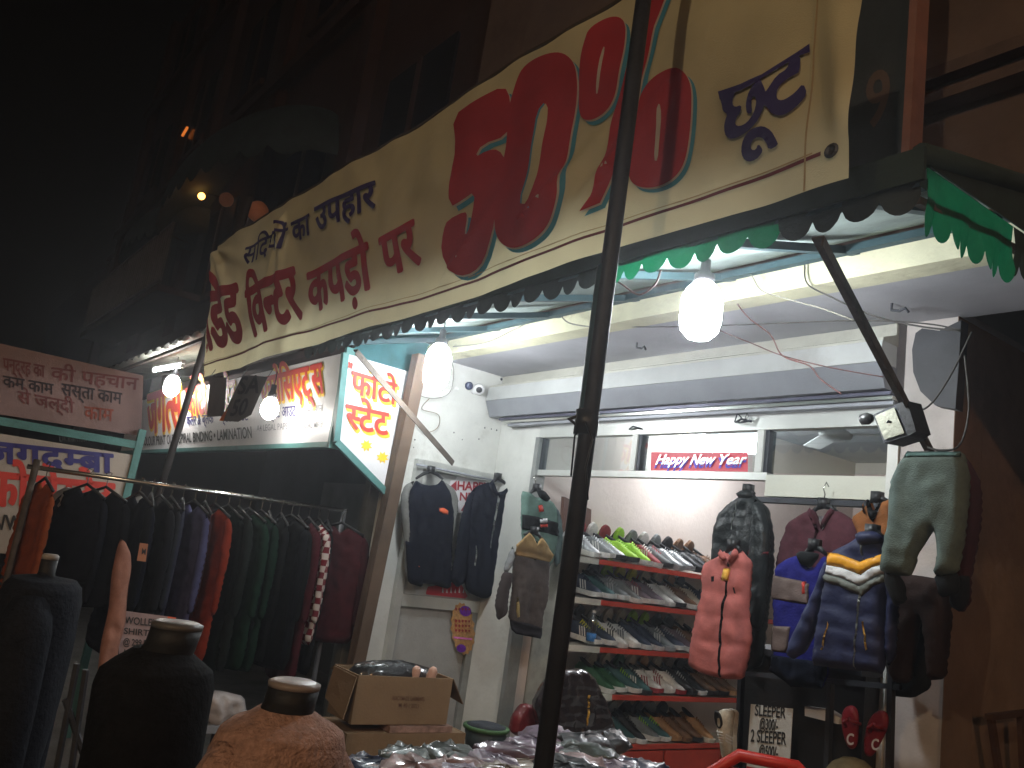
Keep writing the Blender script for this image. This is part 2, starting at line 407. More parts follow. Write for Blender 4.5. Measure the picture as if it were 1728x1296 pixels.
mb = MB(); mb.box(-4.498, XR-.2, 3.2, 7.298, .003, .1); link('shop_floor', mb, tile, b)
mb = MB(); mb.box(-1.93, XR-.004, 3.47, 3.7, 0, ZC-.002); link('pillar', mb, mat('pillar_paint', (.55, .5, .47), .8, var=.2, scale=3, bump=.2, dirt=.5), b)
mb = MB(); mb.box(-1.9, XR, 3.702, 7.3, 0, ZC-.002); link('right_wall', mb, brown_wall, b)
mb = MB(); mb.box(XR-.003, XR+.0, 3.46, 3.7, 0, ZC-.003); link('brown_return', mb, brown_wall, b)
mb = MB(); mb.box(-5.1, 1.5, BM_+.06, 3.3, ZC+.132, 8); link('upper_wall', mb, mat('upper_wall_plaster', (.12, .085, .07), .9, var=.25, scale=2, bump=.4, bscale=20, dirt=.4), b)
for z, h, d in ((3.38, .045, .09), (3.5, .05, .06)):
    mb = MB(); mb.box(-5.1, 1.5, BM_+.055-d, BM_+.055, z, z+h); link('ledge', mb, mat('ledge_plaster', (.10, .07, .06), .85, dirt=.3), b)
mb = MB(); mb.box(XR+.001, 1.5, 6.5, 6.7, 0, 3.2); link('passage_wall', mb, brown_wall, b)
# stains and holes on the left wall
for i, (x, y, r_) in enumerate(((818, 722, .011), (829, 724, .009), (838, 726, .012), (700, 742, .012), (698, 755, .008), (780, 742, .008), (857, 745, .008), (808, 741, .01), (766, 730, .01), (846, 640, .02))):
    c = at(x, y, 'X', LW); mb = MB(); mb.lathe(c, [(r_*.3, 0), (r_*.55, .001), (r_*.4, .003)], 7, (1, 0, 0)); link('wall_chip', mb, dark_metal, b)
for x, y in ((1505, 512), (1075, 578)):
    c = at(x, y, 'Z', ZC); mb = MB(); mb.tube([c, c+Vector((.0, 0, -.03)), c+Vector((.03, .01, -.035)), c+Vector((.06, 0, -.03)), c+Vector((.075, 0, -.05))], .006, 6); link('ceiling_hook', mb, dark_metal, b)
# brown wooden post between the two shops
mb = MB(); p0 = at(703, 640, 'Y', 2.6); p1 = at(603, 1110, 'Y', 2.6); d = (p1-p0)*((p0.z)/(p0.z-p1.z)); q = p0+d
mb.obox((p0+q)/2+Vector((0, 0, .08)), (p0-q)/2+Vector((0, 0, .08)), (.045, 0, 0), (0, .04, 0))
single('wooden_post', mb, mat('post_wood', (.12, .08, .055), .7, var=.25, scale=5, bump=.25, wave=6), 'brown wooden post between the photocopy shop and the white wall', 'post', (q.x, 2.6, 0))
# rolling shutter hood
sh = thing('rolling_shutter', 'rolled-up metal shutter in its white hood above the shop entrance', 'shutter', (-3.3, 3.4, 2.43))
prof = [(3.44, 2.745), (3.44, 2.70), (3.31, 2.655), (3.30, 2.56), (3.36, 2.455), (3.44, 2.44), (3.49, 2.44), (3.49, 2.745)]
def ext(prof, x0, x1): return MB().prism([(x0, y, z) for y, z in prof], (x1-x0, 0, 0))
link('hood_top', ext([(3.44, 2.745), (3.44, 2.69), (3.335, 2.652), (3.335, 2.64), (3.46, 2.64), (3.46, 2.745)], LW+.02, -1.96), mat('hood_beige', (.5, .49, .43), .5, metal=.2, var=.12, dirt=.3), sh)
link('hood_face', ext([(3.33, 2.638), (3.318, 2.54), (3.45, 2.54), (3.45, 2.638)], LW+.02, -1.96), hood, sh)
link('hood_lower', ext([(3.318, 2.538), (3.37, 2.43), (3.46, 2.43), (3.46, 2.538)], LW+.02, -1.96), mat('hood_grey', (.3, .31, .34), .4, metal=.4, var=.1, scale=5), sh)
for i, z in enumerate((2.417, 2.398, 2.378)):
    mb = MB(); mb.box(LW+.1+.04*i, -1.95, 3.40+.012*i, 3.47, z-.008, z+.008); link('slat', mb, [mat('slat_dark', (.1, .1, .14), .4, metal=.4), steel, grey_metal][i], sh)
poly = [at(*p, 'Y', 3.26) for p in ((1545, 562), (1556, 554), (1585, 558), (1622, 540), (1618, 612), (1612, 690), (1578, 684), (1553, 660), (1541, 628), (1539, 590))]
link('side_plate', MB().prism(poly, (0, .06, 0)), mat('side_plate_grey', (.035, .035, .04), .6, var=.25, dirt=.4), sh)
# aluminium shop front
fr = thing('shop_front_frame', 'aluminium shop front with glass fanlights over the open entrance', 'shop front', (-3.2, 3.5, 0))
mb = MB(); mb.box(-4.48, -1.935, 3.48, 3.54, 2.29, 2.372); link('header', mb, alu, fr)
mb = MB(); mb.box(-4.48, -2.62, 3.482, 3.54, 2.035, 2.072); link('transom', mb, alu, fr)
mb = MB(); mb.box(-2.618, -1.935, 3.475, 3.545, 1.955, 2.06); link('transom', mb, mat('cream_aluminium', (.68, .68, .58), .45, var=.06), fr)
mb = MB(); mb.box(-2.7, -1.935, 3.48, 3.535, 1.925, 1.95); link('hanging_rod', mb, dark_metal, fr)
for px in (912, 1078, 1292):
    x = at(px, 765, 'Y', 3.5).x
    mb = MB(); mb.box(x-.045, x-.003, 3.478, 3.545, 2.074, 2.288); link('mullion', mb, mat('bright_mullion', (.75, .75, .7), .4, var=.05), fr)
    mb = MB(); mb.box(x-.001, x+.022, 3.49, 3.545, 2.074, 2.288); link('mullion', mb, dark_metal, fr)
mb = MB(); mb.box(-4.49, -4.45, 3.46, 3.55, .1, 2.29); link('jamb', mb, alu_dark, fr)
mb = MB(); mb.box(-1.985, -1.937, 3.46, 3.55, .1, 2.29); link('jamb', mb, mat('bright_mullion', (1, 1, 1)), fr)
xs = [-4.447, at(912, 765, 'Y', 3.5).x, at(1078, 765, 'Y', 3.5).x, at(1292, 765, 'Y', 3.5).x, -1.99]
for i in range(4):
    mb = MB(); mb.box(xs[i]+.024, xs[i+1]-.047 if i < 3 else -1.99, 3.508, 3.512, 2.074, 2.288); link('pane', mb, glass, fr)
for x, y in ((1072, 724), (1255, 712)):
    c = at(x, y, 'Y', 3.47); mb = MB(); mb.tube([c+Vector((-.05, 0, 0)), c+Vector((0, -.02, .012)), c+Vector((.05, 0, 0))], .006, 6)
    if x > 1200: mb.tube([c+Vector((-.05, -.01, 0)), c+Vector((-.02, -.03, .04)), c+Vector((.02, -.02, .0)), c+Vector((.04, -.03, .04)), c+Vector((.05, -.01, 0)), c+Vector((0, -.04, -.012)), c+Vector((-.05, -.01, 0))], .004, 6)
    link('latch', mb, dark_metal, fr)
# Happy New Year strip on the glass
hy = thing('greeting_strip', 'red Happy New Year strip with silver and blue lettering on the glass', 'sign', at(1180, 780, 'Y', 3.49))
decal([(1099, 763), (1262, 763), (1262, 796), (1098, 794)], 'Y', 3.49, mat('greeting_pink', (.72, .06, .09), .4, var=.06), hy, 0, name='strip')
silver = mat('silver_foil', (.78, .78, .76), .3, metal=.3, var=.3, scale=60); blue_foil = mat('blue_foil', (.1, .05, .42), .4, metal=.2, var=.2, scale=60)
for w, a, c in (('Happy', 1104, 1158), ('New', 1162, 1203), ('Year', 1208, 1256)):
    letter(w, 'Y', 3.49, (a, 790), (c, 789), (a+6, 773), blue_foil, hy, .035, .004)
    letter(w, 'Y', 3.49, (a+3, 784), (c+2, 783), (a+10, 768), silver, hy, .03, .009)
# aluminium door partition on the left wall
pd = thing('side_partition', 'grey aluminium partition with lower panels on the left white wall', 'partition', (LW+.05, 3.3, 0))
Y0, Y1 = 2.83, 3.84
for y in (Y0, Y1-.05): mb = MB(); mb.box(LW+.004, LW+.055, y, y+.05, 0, 2.03); link('stile', mb, alu, pd)
for z, h in ((1.97, .06), (1.07, .075), (.0, .08)):
    mb = MB(); mb.box(LW+.004, LW+.058, Y0+.051, Y1-.051, z, z+h); link('rail', mb, alu, pd)
mb = MB(); mb.box(LW+.004, LW+.05, 3.45, 3.50, .08, 1.068); link('stile', mb, alu_dark, pd)
pm = mat('grey_panel', (.34, .34, .33), .5, var=.2, scale=4, dirt=.3)
mb = MB(); mb.box(LW+.006, LW+.022, Y0+.052, 3.448, .082, 1.068); link('panel', mb, pm, pd)
mb = MB(); mb.box(LW+.006, LW+.022, 3.502, Y1-.052, .082, 1.068); link('panel', mb, pm, pd)
mb = MB(); mb.box(LW+.006, LW+.020, Y0+.052, Y1-.052, 1.147, 1.968); link('panel', mb, mat('light_panel', (.45, .45, .43), .5, var=.15), pd)
mb = MB(); mb.tube([(LW+.09, Y0-.03, 1.985), (LW+.09, Y1-.05, 1.985)], .008, 8); link('hanging_rail', mb, grey_metal, pd, True)
# cloudy happy poster behind the jackets
po = thing('festive_poster', 'white scalloped poster with dark red lettering half hidden behind the navy jackets', 'poster', at(800, 830, 'X', LW+.03))
pts = []
for i in range(22):
    t = 2*math.pi*i/22; pts += [(800+48*math.cos(t), 835+33*math.sin(t)), (800+53*math.cos(t+.14), 835+37*math.sin(t+.14))]
decal(pts, 'X', LW+.03, sign_white, po, 0, name='sheet')
dr = mat('dark_red_print', (.3, .02, .03), .5)
letter('HAPPY', 'X', LW+.03, (770, 826), (826, 829), (771, 812), dr, po, .04); letter('NEW', 'X', LW+.03, (774, 844), (815, 846), (775, 831), dr, po, .04)
decal([(760, 820), (770, 811), (770, 829)], 'X', LW+.03, dr, po); decal([(777, 862), (784, 850), (791, 863)], 'X', LW+.03, dr, po)
rp_ = thing('red_poster', 'red printed poster showing below the hems of the navy jackets', 'poster', at(758, 995, 'X', LW+.03))
decal([(719, 999), (722, 990), (760, 985), (770, 975), (778, 985), (789, 1006), (785, 1010), (719, 1003)], 'X', LW+.03, mat('poster_red', (.5, .03, .05), .4), rp_, 0, name='sheet')
for i in range(6):
    x = 745+i*7; decal([(x, 1000), (x+2, 990+(i % 2)*3), (x+3, 1001)], 'X', LW+.03, sign_white, rp_)
# purple and gold hanging decoration
hd = thing('foil_decoration', 'purple and gold foil decoration stuck on the grey partition', 'decoration', at(783, 1062, 'X', LW+.06))
def oval(cx, cy, a, b, n=26, wob=0, rot=.08):
    return [(cx+(a+wob*(i % 2))*math.cos(2*math.pi*i/n)-rot*b*math.sin(2*math.pi*i/n)*-1, cy+(b+wob*(i % 2))*math.sin(2*math.pi*i/n)) for i in range(n)]
gold = mat('gold_foil', (.55, .3, .12), .35, metal=.4, var=.35, scale=50); pur = mat('purple_foil', (.16, .02, .4), .35, metal=.3, var=.4, scale=60)
decal(oval(781, 1061, 18, 42, 34, 3), 'X', LW+.06, gold, hd, 0, name='oval')
decal(oval(785, 1031, 10, 9, 12), 'X', LW+.06, pur, hd); decal(oval(778, 1094, 8, 7, 12), 'X', LW+.06, pur, hd)
for yy in (1024, 1044, 1052, 1060): 
    for k in range(5): decal([(768+k*5.5, yy+k*.6), (771+k*5.5, yy+3), (769+k*5.5, yy+7), (767+k*5.5, yy+4)], 'X', LW+.06, dr, hd, .006)
decal([(765, 1074), (796, 1077), (796, 1080), (765, 1077)], 'X', LW+.06, mat('pink_foil', (.8, .2, .6), .3, var=.3, scale=90), hd)
# ------------------------------------------------------------------ awning
aw = thing('green_awning', 'green canvas awning with scalloped edge over the shop front, braced by angle irons', 'awning', (-2.6, 2.85, 2.7))
AX0, AX1, AY, AZ = -4.9, -1.045, 1.9, 2.61
mb = MB(); n = 24
for i in range(n+1):
    x = AX0+(AX1-AX0)*i/n
    for j in range(5):
        t = j/4; mb.v.append(Vector((x, AY+(BM_-AY-.01)*t, AZ+.29*t-.025*math.sin(t*math.pi)*abs(math.sin(i*.75)))))
for i in range(n):
    for j in range(4): a = i*5+j; mb.face(a, a+1, a+6, a+5)
link('canopy', mb, sheet_under, aw, True)
def scallops(p, q, top, drop, n, bot, wob=.012, m0=None):
    """a hanging strip from p to q with n scallops"""
    mb = MB(); p, q = Vector(p), Vector(q); N = n*8; nv = (q-p).cross(Vector((0, 0, 1))).normalized()
    for i in range(N+1):
        t = i/N; b = p.lerp(q, t); s = abs(math.sin(math.pi*t*n))
        for k in range(4):
            z = top-(drop+bot*s**.6)*k/3; mb.v.append(Vector((b.x, b.y, b.z+z))+nv*wob*math.sin(t*n*2.1+k)*k/3)
    for i in range(N):
        for k in range(3): a = i*4+k; mb.face(a, a+1, a+5, a+4)
    return mb
shade_m = mat('shaded_canvas', (.028, .036, .036), .85, var=.3, scale=6, bump=.3, trans=.06)
for x0, x1, n_, m_ in ((AX0, -2.22, 24, shade_m), (-2.218, -1.46, 7, mat('backlit_green_canvas', (.02, .06, .04), .7, var=.6, scale=7, bump=.3, trans=.35, tcol=(0, .11, .045))), (-1.458, AX1, 4, shade_m)):  # glow of the bulb put into the middle colour, shade into the ends
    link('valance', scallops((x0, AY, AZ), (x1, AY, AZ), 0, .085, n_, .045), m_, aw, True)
mb = MB(); mb.box(AX0, AX1+.02, AY-.02, AY-.008, AZ-.06, AZ+.03); link('border', mb, green_border, aw)
link('end_flap', scallops((AX1, AY+.03, AZ), (AX1, 2.42, AZ+.012), 0, .135, 8, .045), green_canvas, aw, True)
link('end_flap', scallops((AX1, 2.422, AZ+.012), (AX1, BM_-.02, AZ+.03), 0, .1, 6, .04), green_border, aw, True)
mb = MB(); mb.tube([(AX1, AY, AZ+.02), (AX1, BM_-.02, AZ+.25)], .03, 10); link('end_border', mb, green_border, aw, True)
mb = MB(); mb.prism([(AX1+.003, AY+.03, AZ), (AX1+.003, BM_-.02, AZ+.03), (AX1+.003, BM_-.02, AZ+.26), (AX1+.003, AY+.03, AZ+.03)], (.004, 0, 0)); link('end_gusset', mb, green_border, aw)
for x in (-4.8, -4.2, -3.6, -3.0, -2.4, -1.8, -1.25):
    mb = MB(); mb.bar((x, AY+.03, AZ-.035), (x, BM_-.02, AZ+.235), .035, .03); link('rafter', mb, teal_metal, aw)
for y, z in ((AY+.02, AZ-.05), (BM_-.1, AZ+.21)):
    mb = MB(); mb.bar((AX0, y, z), (AX1, y, z), .035, .03); link('crossbar', mb, teal_metal, aw)
mb = MB(); mb.bar((AX1-.015, AY+.02, AZ-.095), (AX1-.015, BM_-.02, AZ-.0), .02, .02); link('crossbar', mb, rust_metal, aw)
for a, c in (((600, 590, 'Y', 1.9), (763, 778, 'Y', 2.80)), ((1380, 400, 'Y', 1.9), (1568, 760, 'Y', 3.1))):
    p, q = at(*a), at(*c); d = (q-p).normalized(); u = Vector((1, 0, 0))
    mb = MB(); mb.bar(p, q, .035, .006); mb.bar(p+Vector((.016, 0, -.016)), q+Vector((.016, 0, -.016)), .006, .032); link('strut', mb, rust_metal, aw)
P_ = [at(*p, 'X', -4.9) for p in ((583, 603), (600, 585), (700, 548), (752, 556), (722, 585), (708, 640), (690, 630))]
link('left_flap', MB().prism(P_, (-.006, 0, 0)), mat('teal_flap', (.05, .17, .19), .7, var=.25, trans=.25, dirt=.2), aw)
# ------------------------------------------------------------------ banner
BY = 1.5
bTL, bBL, bBR, _n = at(370, 415, 'Y', BY), at(345, 637, 'Y', BY), at(1432, 302, 'Y', BY), None
_e = at(1449, 0, 'Y', BY); bTR = bBR+(_e-bBR)*((3.27-bBR.z)/(_e.z-bBR.z))
def bdisp(x, z):
    u = (x+5.8)/4.8; v = (z-2.35)/.9
    d = .02*math.sin(u*4.2+1)*math.sin(v*2.2)+.007*math.sin(u*26+v*4)*(.4+.6*(1-v))
    d += .02*noise.noise(Vector((x*1.7, z*2.3, 2)))+.010*noise.noise(Vector((x*5+z*4, z*5-x*2, 7)))
    for cx, cz, dx, dz, L, A in ((-5.75, 3.22, .75, -.66, 1.1, .05), (-5.75, 3.2, .45, -.9, .8, .045), (-5.7, 3.22, .95, -.3, .9, .035), (-4.52, 3.17, .28, -.96, .55, .045), (-4.55, 3.17, -.1, -.99, .5, .03),
                                 (-2.2, 2.55, .83, .55, 1.5, .022), (-1.9, 2.6, .8, .6, 1.4, .018), (-2.7, 2.45, .8, .6, .9, .016), (-1.0, 2.5, -.15, .98, .8, .02)):
        a = (x-cx)*dx+(z-cz)*dz; c = -(x-cx)*dz+(z-cz)*dx
        if -.03 < a < L: d += A*(1-a/L)*math.exp(-(c/(.02+.06*max(a, 0)))**2)*min(1, (a+.03)/.08)
    return d
def bsurf(x, z, lift=0): return Vector((x, BY-bdisp(x, z)-lift, z))
def bl_uv(u, v):
    top = bTL.lerp(bTR, u); bot = bBL.lerp(bBR, u); p = bot.lerp(top, v)
    sag = -.012*math.sin(u*math.pi)*v+.005*math.sin(u*9)*(1-v); return p.x, p.z+sag
bn = thing('sale_banner', 'long cream cloth banner reading 50% discount in Hindi, stretched above the shop', 'banner', (-3.3, BY, 2.35))
mb = MB(); NU, NV = 300, 60
for i in range(NU+1):
    for j in range(NV+1): mb.v.append(bsurf(*bl_uv(i/NU, j/NV)))
for i in range(NU):
    for j in range(NV): a = i*(NV+1)+j; mb.face(a, a+NV+1, a+NV+2, a+1)
link('cloth', mb, banner_cloth, bn, True)
def bstrip(pts, w, m, name, lift=.003):
    mb = MB(); N = 90
    for i in range(N+1):
        u, v = pts(i/N); x, z = bl_uv(u, v); x2, z2 = bl_uv(u, v+w[1]) if w[1] else bl_uv(u+w[0], v)
        mb.v += [bsurf(x, z, lift), bsurf(x2, z2, lift)]
    for i in range(N): mb.face(2*i, 2*i+2, 2*i+3, 2*i+1)
    link(name, mb, m, bn)
bstrip(lambda t: (t*.985, .075+.01*math.sin(t*7)), (0, .011), hem_paint, 'hem_line')
bstrip(lambda t: (.975, t), (.0012, 0), mat('hem_thread', (.4, .3, .16), .8), 'hem_line')
bstrip(lambda t: (t*.98, .095), (0, .004), mat('hem_thread', (.4, .3, .16), .8), 'hem_line')
c = at(1407, 257, 'Y', BY); mb = MB(); mb.lathe(bsurf(c.x, c.z, .004), [(.018, 0), (.012, .004), (.006, .001)], 14, (0, -1, 0)); link('eyelet', mb, dark_metal, bn)
K = dict(ax='Y', val=BY, root=bn, surf=bsurf)
z1 = lambda L: [(340+x/2.4, y/2.4) for x, y in L]
z2 = lambda L: [(1000+x/2.374, y/2.374) for x, y in L]
FIVE = z1([(1015, 470), (1120, 405), (1225, 345), (1250, 400), (1240, 480), (1225, 545), (1130, 580), (1103, 637), (1150, 605), (1195, 600), (1228, 650), (1215, 760), (1195, 860), (1180, 950), (1140, 1050), (1085, 1100), (1030, 1115), (985, 1085), (958, 1020), (970, 930), (988, 885), (1060, 852), (1070, 870), (1055, 945), (1072, 945), (1090, 870), (1105, 772), (1050, 812), (1000, 838), (1010, 700), (1028, 600)])
ZERO = z1([(1310, 265), (1380, 215), (1450, 205), (1500, 240), (1512, 300), (1500, 420), (1480, 560), (1465, 700), (1440, 830), (1400, 930), (1330, 990), (1260, 1010), (1210, 985), (1190, 920), (1190, 820), (1205, 700), (1225, 600), (1230, 500), (1250, 400), (1275, 320)])
ZIN = z1([(1386, 398), (1350, 450), (1338, 560), (1322, 680), (1300, 830), (1325, 832), (1350, 740), (1366, 620), (1380, 520)])
O1 = z1([(1560, 110), (1620, 65), (1670, 53), (1702, 80), (1702, 160), (1685, 260), (1665, 370), (1630, 440), (1570, 480), (1525, 475), (1510, 430), (1515, 330), (1530, 220), (1545, 160)])
O1IN = z1([(1615, 180), (1598, 250), (1583, 372), (1594, 372), (1610, 260), (1622, 185)])
SL = [(980, 358), (995, 330), (1007, 292), (1017, 253), (1042, 152), (1063, 76), (1080, 0), (1082, -16), (1123, -18), (1116, 0), (1101, 42), (1080, 139), (1050, 236), (1030, 290), (1012, 342)]
O2 = z2([(180, 380), (230, 310), (300, 272), (360, 275), (387, 330), (382, 450), (372, 560), (355, 650), (310, 712), (240, 748), (170, 745), (133, 710), (133, 640), (150, 520), (165, 440)])
O2IN = z2([(265, 405), (248, 440), (238, 530), (228, 632), (243, 636), (254, 540), (266, 450)])
sh_ = lambda L, dx, dy: [(x+dx, y+dy) for x, y in L]
for k, (S_, sm) in enumerate(((FIVE, 1), (ZERO, 2), (O1, 2), (SL, 0), (O2, 2))):
    decal(sh_(S_, 7.5, 8), m=cyan_paint, lift=.003+.0003*k, name='shadow_print', sm=sm, **K)
    decal(sh_(S_, 2, 2.4), m=pale_paint, lift=.0048+.0003*k, name='outline_print', sm=sm, **K)
    decal(S_, m=red_paint, lift=.0066+.0003*k, name='numeral', sm=sm, **K)
decal(sh_(ZIN, 0, 0), m=cyan_paint, lift=.009, name='outline_print', sm=1, **K); decal(sh_([((x-1112)*.8+1112 if 0 else x+2.2, y+1) for x, y in ZIN], 1, 0), m=banner_cloth, lift=.0097, name='numeral_counter', sm=1, **K)
decal(O1IN, m=pale_paint, lift=.0092, name='numeral_highlight', sm=1, **K); decal(O2IN, m=pale_paint, lift=.0092, name='numeral_highlight', sm=1, **K)
half = lambda s, f=.64: (s, f)
letter(['ब्रां', 'डे', 'ड'], bl=(322, 600), br=(413, 573), tl=(318, 520), m=red_paint, off=.04, lift=.007, **K)
letter(['िव', half('न'), 'ट', 'र'], bl=(430, 568), br=(512, 534), tl=(421, 494), m=red_paint, off=.04, lift=.007, **K)
letter(['क', 'प', 'ड़ो'], bl=(524, 528), br=(634, 486), tl=(520, 463), m=red_paint, off=.04, lift=.007, **K)
letter(['प', 'र'], bl=(652, 470), br=(708, 440), tl=(646, 406), m=red_paint, off=.04, lift=.007, **K)
letter(['स', 'िद', 'यों'], bl=(418, 451), br=(488, 421), tl=(424, 421), m=navy_paint, off=.02, lift=.018, **K)
letter(['का'], bl=(499, 410), br=(530, 396), tl=(498, 379), m=navy_paint, off=.035, lift=.010, **K)
letter(['उ', 'प', 'हा', 'र'], bl=(541, 393), br=(638, 350), tl=(539, 354), m=navy_paint, off=.035, lift=.010, **K)
z8 = lambda L: [(1190+x/5.635, 60+y/5.635) for x, y in L]
for q_, L_ in enumerate(([(95, 515), (330, 455), (540, 370), (760, 220), (985, 70), (990, 150), (900, 182), (780, 252), (560, 395), (420, 482), (270, 535), (250, 585), (110, 592)],
    [(115, 575), (250, 570), (240, 640), (270, 672), (340, 655), (330, 720), (280, 780), (270, 840), (320, 860), (400, 830), (470, 740), (495, 640), (485, 590), (455, 580), (440, 640), (455, 740), (400, 745), (385, 690), (390, 620), (420, 530), (470, 460), (520, 400), (580, 520), (590, 600), (560, 700), (520, 800), (440, 890), (340, 950), (240, 980), (180, 950), (155, 870), (165, 790), (190, 735), (140, 700), (130, 640)],
    [(790, 240), (900, 165), (895, 340), (840, 370), (760, 420), (690, 500), (680, 590), (710, 620), (760, 610), (850, 540), (925, 445), (970, 550), (900, 650), (800, 740), (720, 770), (640, 750), (600, 690), (560, 660), (560, 570), (610, 500), (680, 380), (780, 310)],
    [(480, 880), (560, 865), (640, 910), (690, 1000), (710, 1050), (610, 1095), (590, 1020), (540, 970), (480, 975), (435, 1030), (435, 1085), (480, 1090), (510, 1030), (550, 1080), (540, 1120), (480, 1180), (400, 1200), (350, 1160), (335, 1080), (360, 980), (420, 910)])):
    decal(z8(L_), m=navy_paint, lift=.007+.0003*q_, name='lettering', sm=0 if q_ == 0 else 1, **K)
mb = MB()                                               # rope along the head of the banner
mb.tube([bsurf(*bl_uv(i/40, 1.0), -.004) for i in range(41)], .009, 6); link('head_rope', mb, mat('dark_rope', (.05, .04, .03), .9), bn, True)
# poles
def upole(name, label, pxt, pxb, y, r_, m, extra=None, org=None):
    p, q = at(*pxt, 'Y', y), at(*pxb, 'Y', y); d = (q-p)/(p.z-q.z)
    top = p-d*.9; bot = q+d*q.z
    t = thing(name, label, 'pole', bot)
    mb = MB(); mb.tube([bot, bot.lerp(top, .5)+Vector((.004, 0, 0)), top], [r_, r_*.98, r_*.92], 14); link('shaft', mb, m, t, True)
    return t, p, q, d
pl, p, q, d = upole('banner_pole', 'tall dark metal pole standing in front of the 50% banner', (1085, 0), (915, 1296), 1.22, .0205, mat('pole_paint', (.022, .024, .03), .55, metal=.2, var=.3, scale=9, bump=.2))
c = at(990, 712, 'Y', 1.22); mb = MB(); mb.tube([c+Vector((0, 0, .025)), c+Vector((0, 0, -.03))], .027, 12); mb.tube([c+Vector((0, 0, .02)), c+Vector((-.02, -.035, 0)), c+Vector((0, 0, -.02))], .006, 6); link('clamp', mb, black_plastic, pl, True)
c = at(1005, 590, 'Y', 1.22); mb = MB(); mb.tube([c+Vector((0, 0, .2)), c+Vector((0, 0, -.14))], .0212, 14, False); link('paint_band', mb, teal_metal, pl, True)
mb = MB(); c = at(988, 712, 'Y', 1.2)
mb.tube([c, c+Vector((.03, 0, -.04)), c+Vector((.02, 0, -.1)), c+Vector((.04, 0, -.17))], .0022, 5); mb.tube([c, c+Vector((-.03, 0, -.03)), c+Vector((-.025, 0, -.12))], .0022, 5); link('wire_end', mb, black_plastic, pl, True)
lp, *_ = upole('corner_pole', 'dark pole holding the left end of the banner beside the pink signs', (352, 560), (275, 810), 1.52, .024, mat('pole_grey', (.03, .026, .026), .6, var=.3))
# small SALE flags on a string below the banner corner
tar = mat('flag_black', (.085, .075, .07), .7, var=.2, trans=.12)
for lab, poly, extra in (('plain dark paper flag hanging from the lower left corner of the banner', [(355, 636), (383, 637), (378, 702), (349, 704)], 0), ('dark SALE paper flag with orange edge swinging below the banner corner', [(410, 632), (452, 636), (424, 700), (402, 712), (372, 710)], 1)):
    P_ = [at(*p, 'Y', BY-.09) for p in poly]; fl = thing('sale_flag', lab, 'flag', P_[0])
    decal(poly, 'Y', BY-.09, tar, fl, 0, name='paper')
    if extra:
        gl = mat('flag_letter', (.008, .008, .008), .6)
        letter('SA', 'Y', BY-.09, (400, 665), (437, 663), (407, 637), gl, fl, .03); letter('50', 'Y', BY-.09, (388, 702), (414, 700), (396, 676), gl, fl, .03)
        decal([(380, 695), (386, 690), (378, 711), (371, 710)], 'Y', BY-.09, mat('flag_orange', (.6, .15, .02), .6, trans=.4), fl)
    mb = MB(); mb.tube([P_[0], P_[0]+Vector((0, .02, .05))], .002, 5); mb.tube([P_[1], P_[1]+Vector((0, .02, .05))], .002, 5); link('string', mb, black_plastic, fl)
# ------------------------------------------------------------------ photocopy shop
YS = 2.16
ps = thing('photocopy_shop', 'dark photocopy shop front left of the white wall, its interior in shadow', 'shop', (-7.5, 3.5, 0))
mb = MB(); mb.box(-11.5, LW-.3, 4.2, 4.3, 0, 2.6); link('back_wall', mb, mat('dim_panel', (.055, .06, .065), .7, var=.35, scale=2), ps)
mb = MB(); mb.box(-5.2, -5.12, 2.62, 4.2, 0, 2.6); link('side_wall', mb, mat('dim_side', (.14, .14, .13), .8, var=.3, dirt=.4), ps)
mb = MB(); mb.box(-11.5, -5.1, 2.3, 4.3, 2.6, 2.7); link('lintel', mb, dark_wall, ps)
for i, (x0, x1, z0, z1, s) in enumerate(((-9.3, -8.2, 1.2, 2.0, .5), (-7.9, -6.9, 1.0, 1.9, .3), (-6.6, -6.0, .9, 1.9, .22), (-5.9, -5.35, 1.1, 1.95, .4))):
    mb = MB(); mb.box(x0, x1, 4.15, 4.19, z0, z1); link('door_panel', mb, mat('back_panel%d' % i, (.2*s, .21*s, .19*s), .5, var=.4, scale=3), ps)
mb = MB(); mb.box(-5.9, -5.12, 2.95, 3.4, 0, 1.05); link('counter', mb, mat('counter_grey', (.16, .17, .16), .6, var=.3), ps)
mb = MB(); mb.box(-5.06, -4.985, 2.66, 2.69, 0, 2.3); link('white_edge', mb, white_plaster, ps)
sg = thing('photocopy_signboard', 'wide white photocopy signboard with red and yellow Hindi lettering above the dark shop', 'signboard', (-7.5, YS, 2.3))
tl, tr, br, bl_ = (at(*p, 'Y', YS) for p in ((225, 668), (575, 597), (566, 745), (225, 762)))
X0, X1 = -10.6, (tr.x+br.x)/2
mb = MB(); mb.box(X0, X1, YS, YS+.05, br.z, tr.z); link('board', mb, sign_white, sg)
mb = MB(); mb.box(X0, X1+.02, YS-.015, YS+.06, br.z-.035, br.z-.002); link('frame', mb, turquoise, sg)
mb = MB(); mb.box(X1+.002, X1+.035, YS-.015, YS+.06, br.z-.04, tr.z+.03); link('frame', mb, turquoise, sg)
def dbl(tok, bl, br, tl, off=.035, ax='Y', val=YS, root=None, s=.012):
    letter(tok, ax, val, bl, br, tl, sign_yellow, root, off+.035, .003, shift=(s, -s)); letter(tok, ax, val, bl, br, tl, sign_red, root, off, .006)
dbl(['ज', 'ग', half('त', .6), 'स'], (250, 732), (308, 720), (250, 668), root=sg)
dbl(['फो', 'टो'], (318, 703), (352, 697), (314, 658), root=sg)
dbl([half('स'), 'टे', 'ट'], (376, 690), (402, 686), (372, 648), root=sg)
dbl(['ए', 'सो', 'िस', 'ए', 'ट्', 'स'], (442, 682), (549, 662), (440, 640), root=sg)
nv = sign_navy
